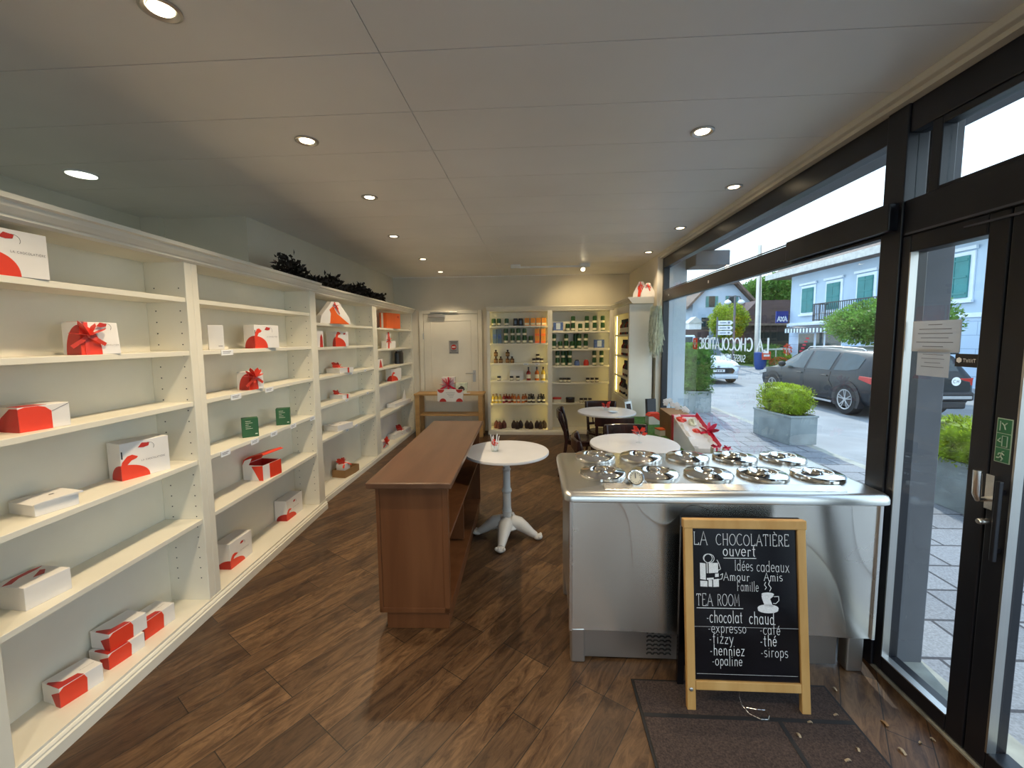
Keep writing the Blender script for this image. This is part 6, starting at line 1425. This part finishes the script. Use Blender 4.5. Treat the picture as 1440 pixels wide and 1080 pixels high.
part('roof_edge', MB().box(-2.5, 3.8, -.46, -.40, 2.42, 2.56), M_roof, t); part('opening', MB().box(-.9, 3.2, -.02, 0, .9, 2.0), M_black, t); part('sill_beam', MB().box(-1.9, 3.5, -.05, 0, .75, .9), M_rooflt, t)
t = thing('kiosk', 'small white kiosk with pale roof far down the street', 'kiosk', (10.7, 29, ZR))
part('dark_base', MB().box(-1.0, .9, 0, .8, 0, 2.2), M_barn, t); part('walls', MB().box(-.40, .40, 0, .8, 2.2, 2.65), M_signw, t); part('roof', MB().prism([(-.50, 2.62), (.50, 2.62), (0, 3.05)], -.1, .9, 'y'), M_rooflt, t)
t = thing('delivery_van', 'light blue van far down the street behind the clipped hedge', 'van', (7.2, 22.0, ZR))
part('body', MB().box(-.95, .95, 0, 4.2, .3, 1.80), M_ext, t, bevel=.08); part('windscreen', MB().box(-.8, .8, -.012, 0, 1.2, 1.7), M_cglass, t)
for x in (-.8, .8):
    for y in (.7, 3.4): part('wheel', MB().tube([(x-.1, y, .32), (x+.1, y, .32)], .32, 18), M_tyre, t)
# street furniture -----------------------------------------------------------------
tag(part('utility_pole', MB().tube([(12.75, 25, ZR), (12.72, 25, 3), (12.66, 25, 6.7)], [.17, .15, .11], 14), M_steelp, smooth=True), 'tall grey utility pole beside the blue bin', 'pole')
t = thing('street_lamp', 'double headed street lamp before the far gabled house', 'street lamp', (10.95, 24, ZR))
part('post', MB().tube([(0, 0, 0), (0, 0, 3.95)], .06, 10), M_soffit, t); part('arm', MB().tube([(-.38, 0, 3.70), (-.3, 0, 3.88), (0, 0, 3.92), (.25, 0, 3.88), (.33, 0, 3.70)], .03, 8), M_soffit, t)
for x in (-.38, .33): part('lamp_head', MB().lathe([(.04, .06), (.16, -.02), (.18, -.10), (.12, -.16), (0, -.18)], 16, c=(x, 0, 3.66)), M_signw, t, smooth=True)
t = thing('signpost', 'signpost with three white arrow boards before the garden tree', 'signpost', (9.62, 22, ZR))
part('post', MB().tube([(-.42, 0, 0), (-.42, 0, 2.7)], .04, 8), M_soffit, t)
for z in (2.30, 2.04, 1.79):
    a = part('arrow_board', MB().prism([(-.38, z), (.26, z), (.36, z+.105), (.26, z+.21), (-.38, z+.21)], -.02, .02, 'y'), M_signw, t); part('board_print', MB().box(-.30, .02, -.024, -.021, z+.085, z+.125).box(.10, .20, -.024, -.021, z+.06, z+.15), M_slate, a)
t = thing('waste_bin', 'blue waste bin with orange sign beside the utility pole', 'bin', (11.55, 22.3, ZR))
part('bin_body', MB().lathe([(.20, 0), (.27, .2), (.30, .85), (.27, .89), (0, .89)], 18), M_bin, t, smooth=True); part('orange_sign', MB().box(-.10, .32, -.36, -.32, .52, .93), M_signo, t); part('sign_print', MB().box(-.03, .26, -.364, -.361, .68, .78), M_box, t)
t = thing('garden_fence', 'pale framed garden fence between the utility pole and the house', 'fence', (13.2, 24.6, ZR))
part('panel', MB().box(-.2, 1.5, .01, .03, .08, .92), M_hbase if False else M_leaf, t); part('frame', MB().box(-.2, 1.5, -.02, .04, .92, 1.0).box(-.22, -.16, -.02, .04, 0, 1.0).box(.35, .40, -.02, .04, 0, .95).box(.92, .97, -.02, .04, 0, .95).box(1.45, 1.5, -.02, .04, 0, .95), M_rooflt, t)
t = thing('clipped_hedge', 'long green hedge across the street behind the blue bin', 'hedge', (11.6, 26.6, ZR))
rg = random.Random(9); mb = core((0, 0, .5), (3.2, .45, .68), .9, .95); leaf_shell(mb, (0, 0, .5), (3.2, .45, .68), 3500, .13, rg, .9); part('foliage', mb, M_leaf, t)
t = thing('flower_bed', 'bed of orange and red flowers at the corner of the pale blue house', 'flowers', (12.6, 22.4, ZR+.06))
mb = MB(); leaf_shell(mb, (0, 0, .25), (.52, .35, .28), 900, .09, rg); part('foliage', mb, M_leaft, t)
mb = MB(); leaf_shell(mb, (-.1, -.1, .32), (.45, .35, .22), 400, .07, rg); leaf_shell(mb, (.35, 0, .95), (.16, .16, .22), 120, .10, rg); part('blossoms', mb, M_signo, t)
mb = MB()
for k in range(14): leaf(mb, (.35+rg.uniform(-.1, .1), 0, .25), (rg.uniform(-.4, .4), rg.uniform(-.3, .3), 1), .55, .12, (1, 0, 0))
part('tall_leaves', mb, M_leafy, t)
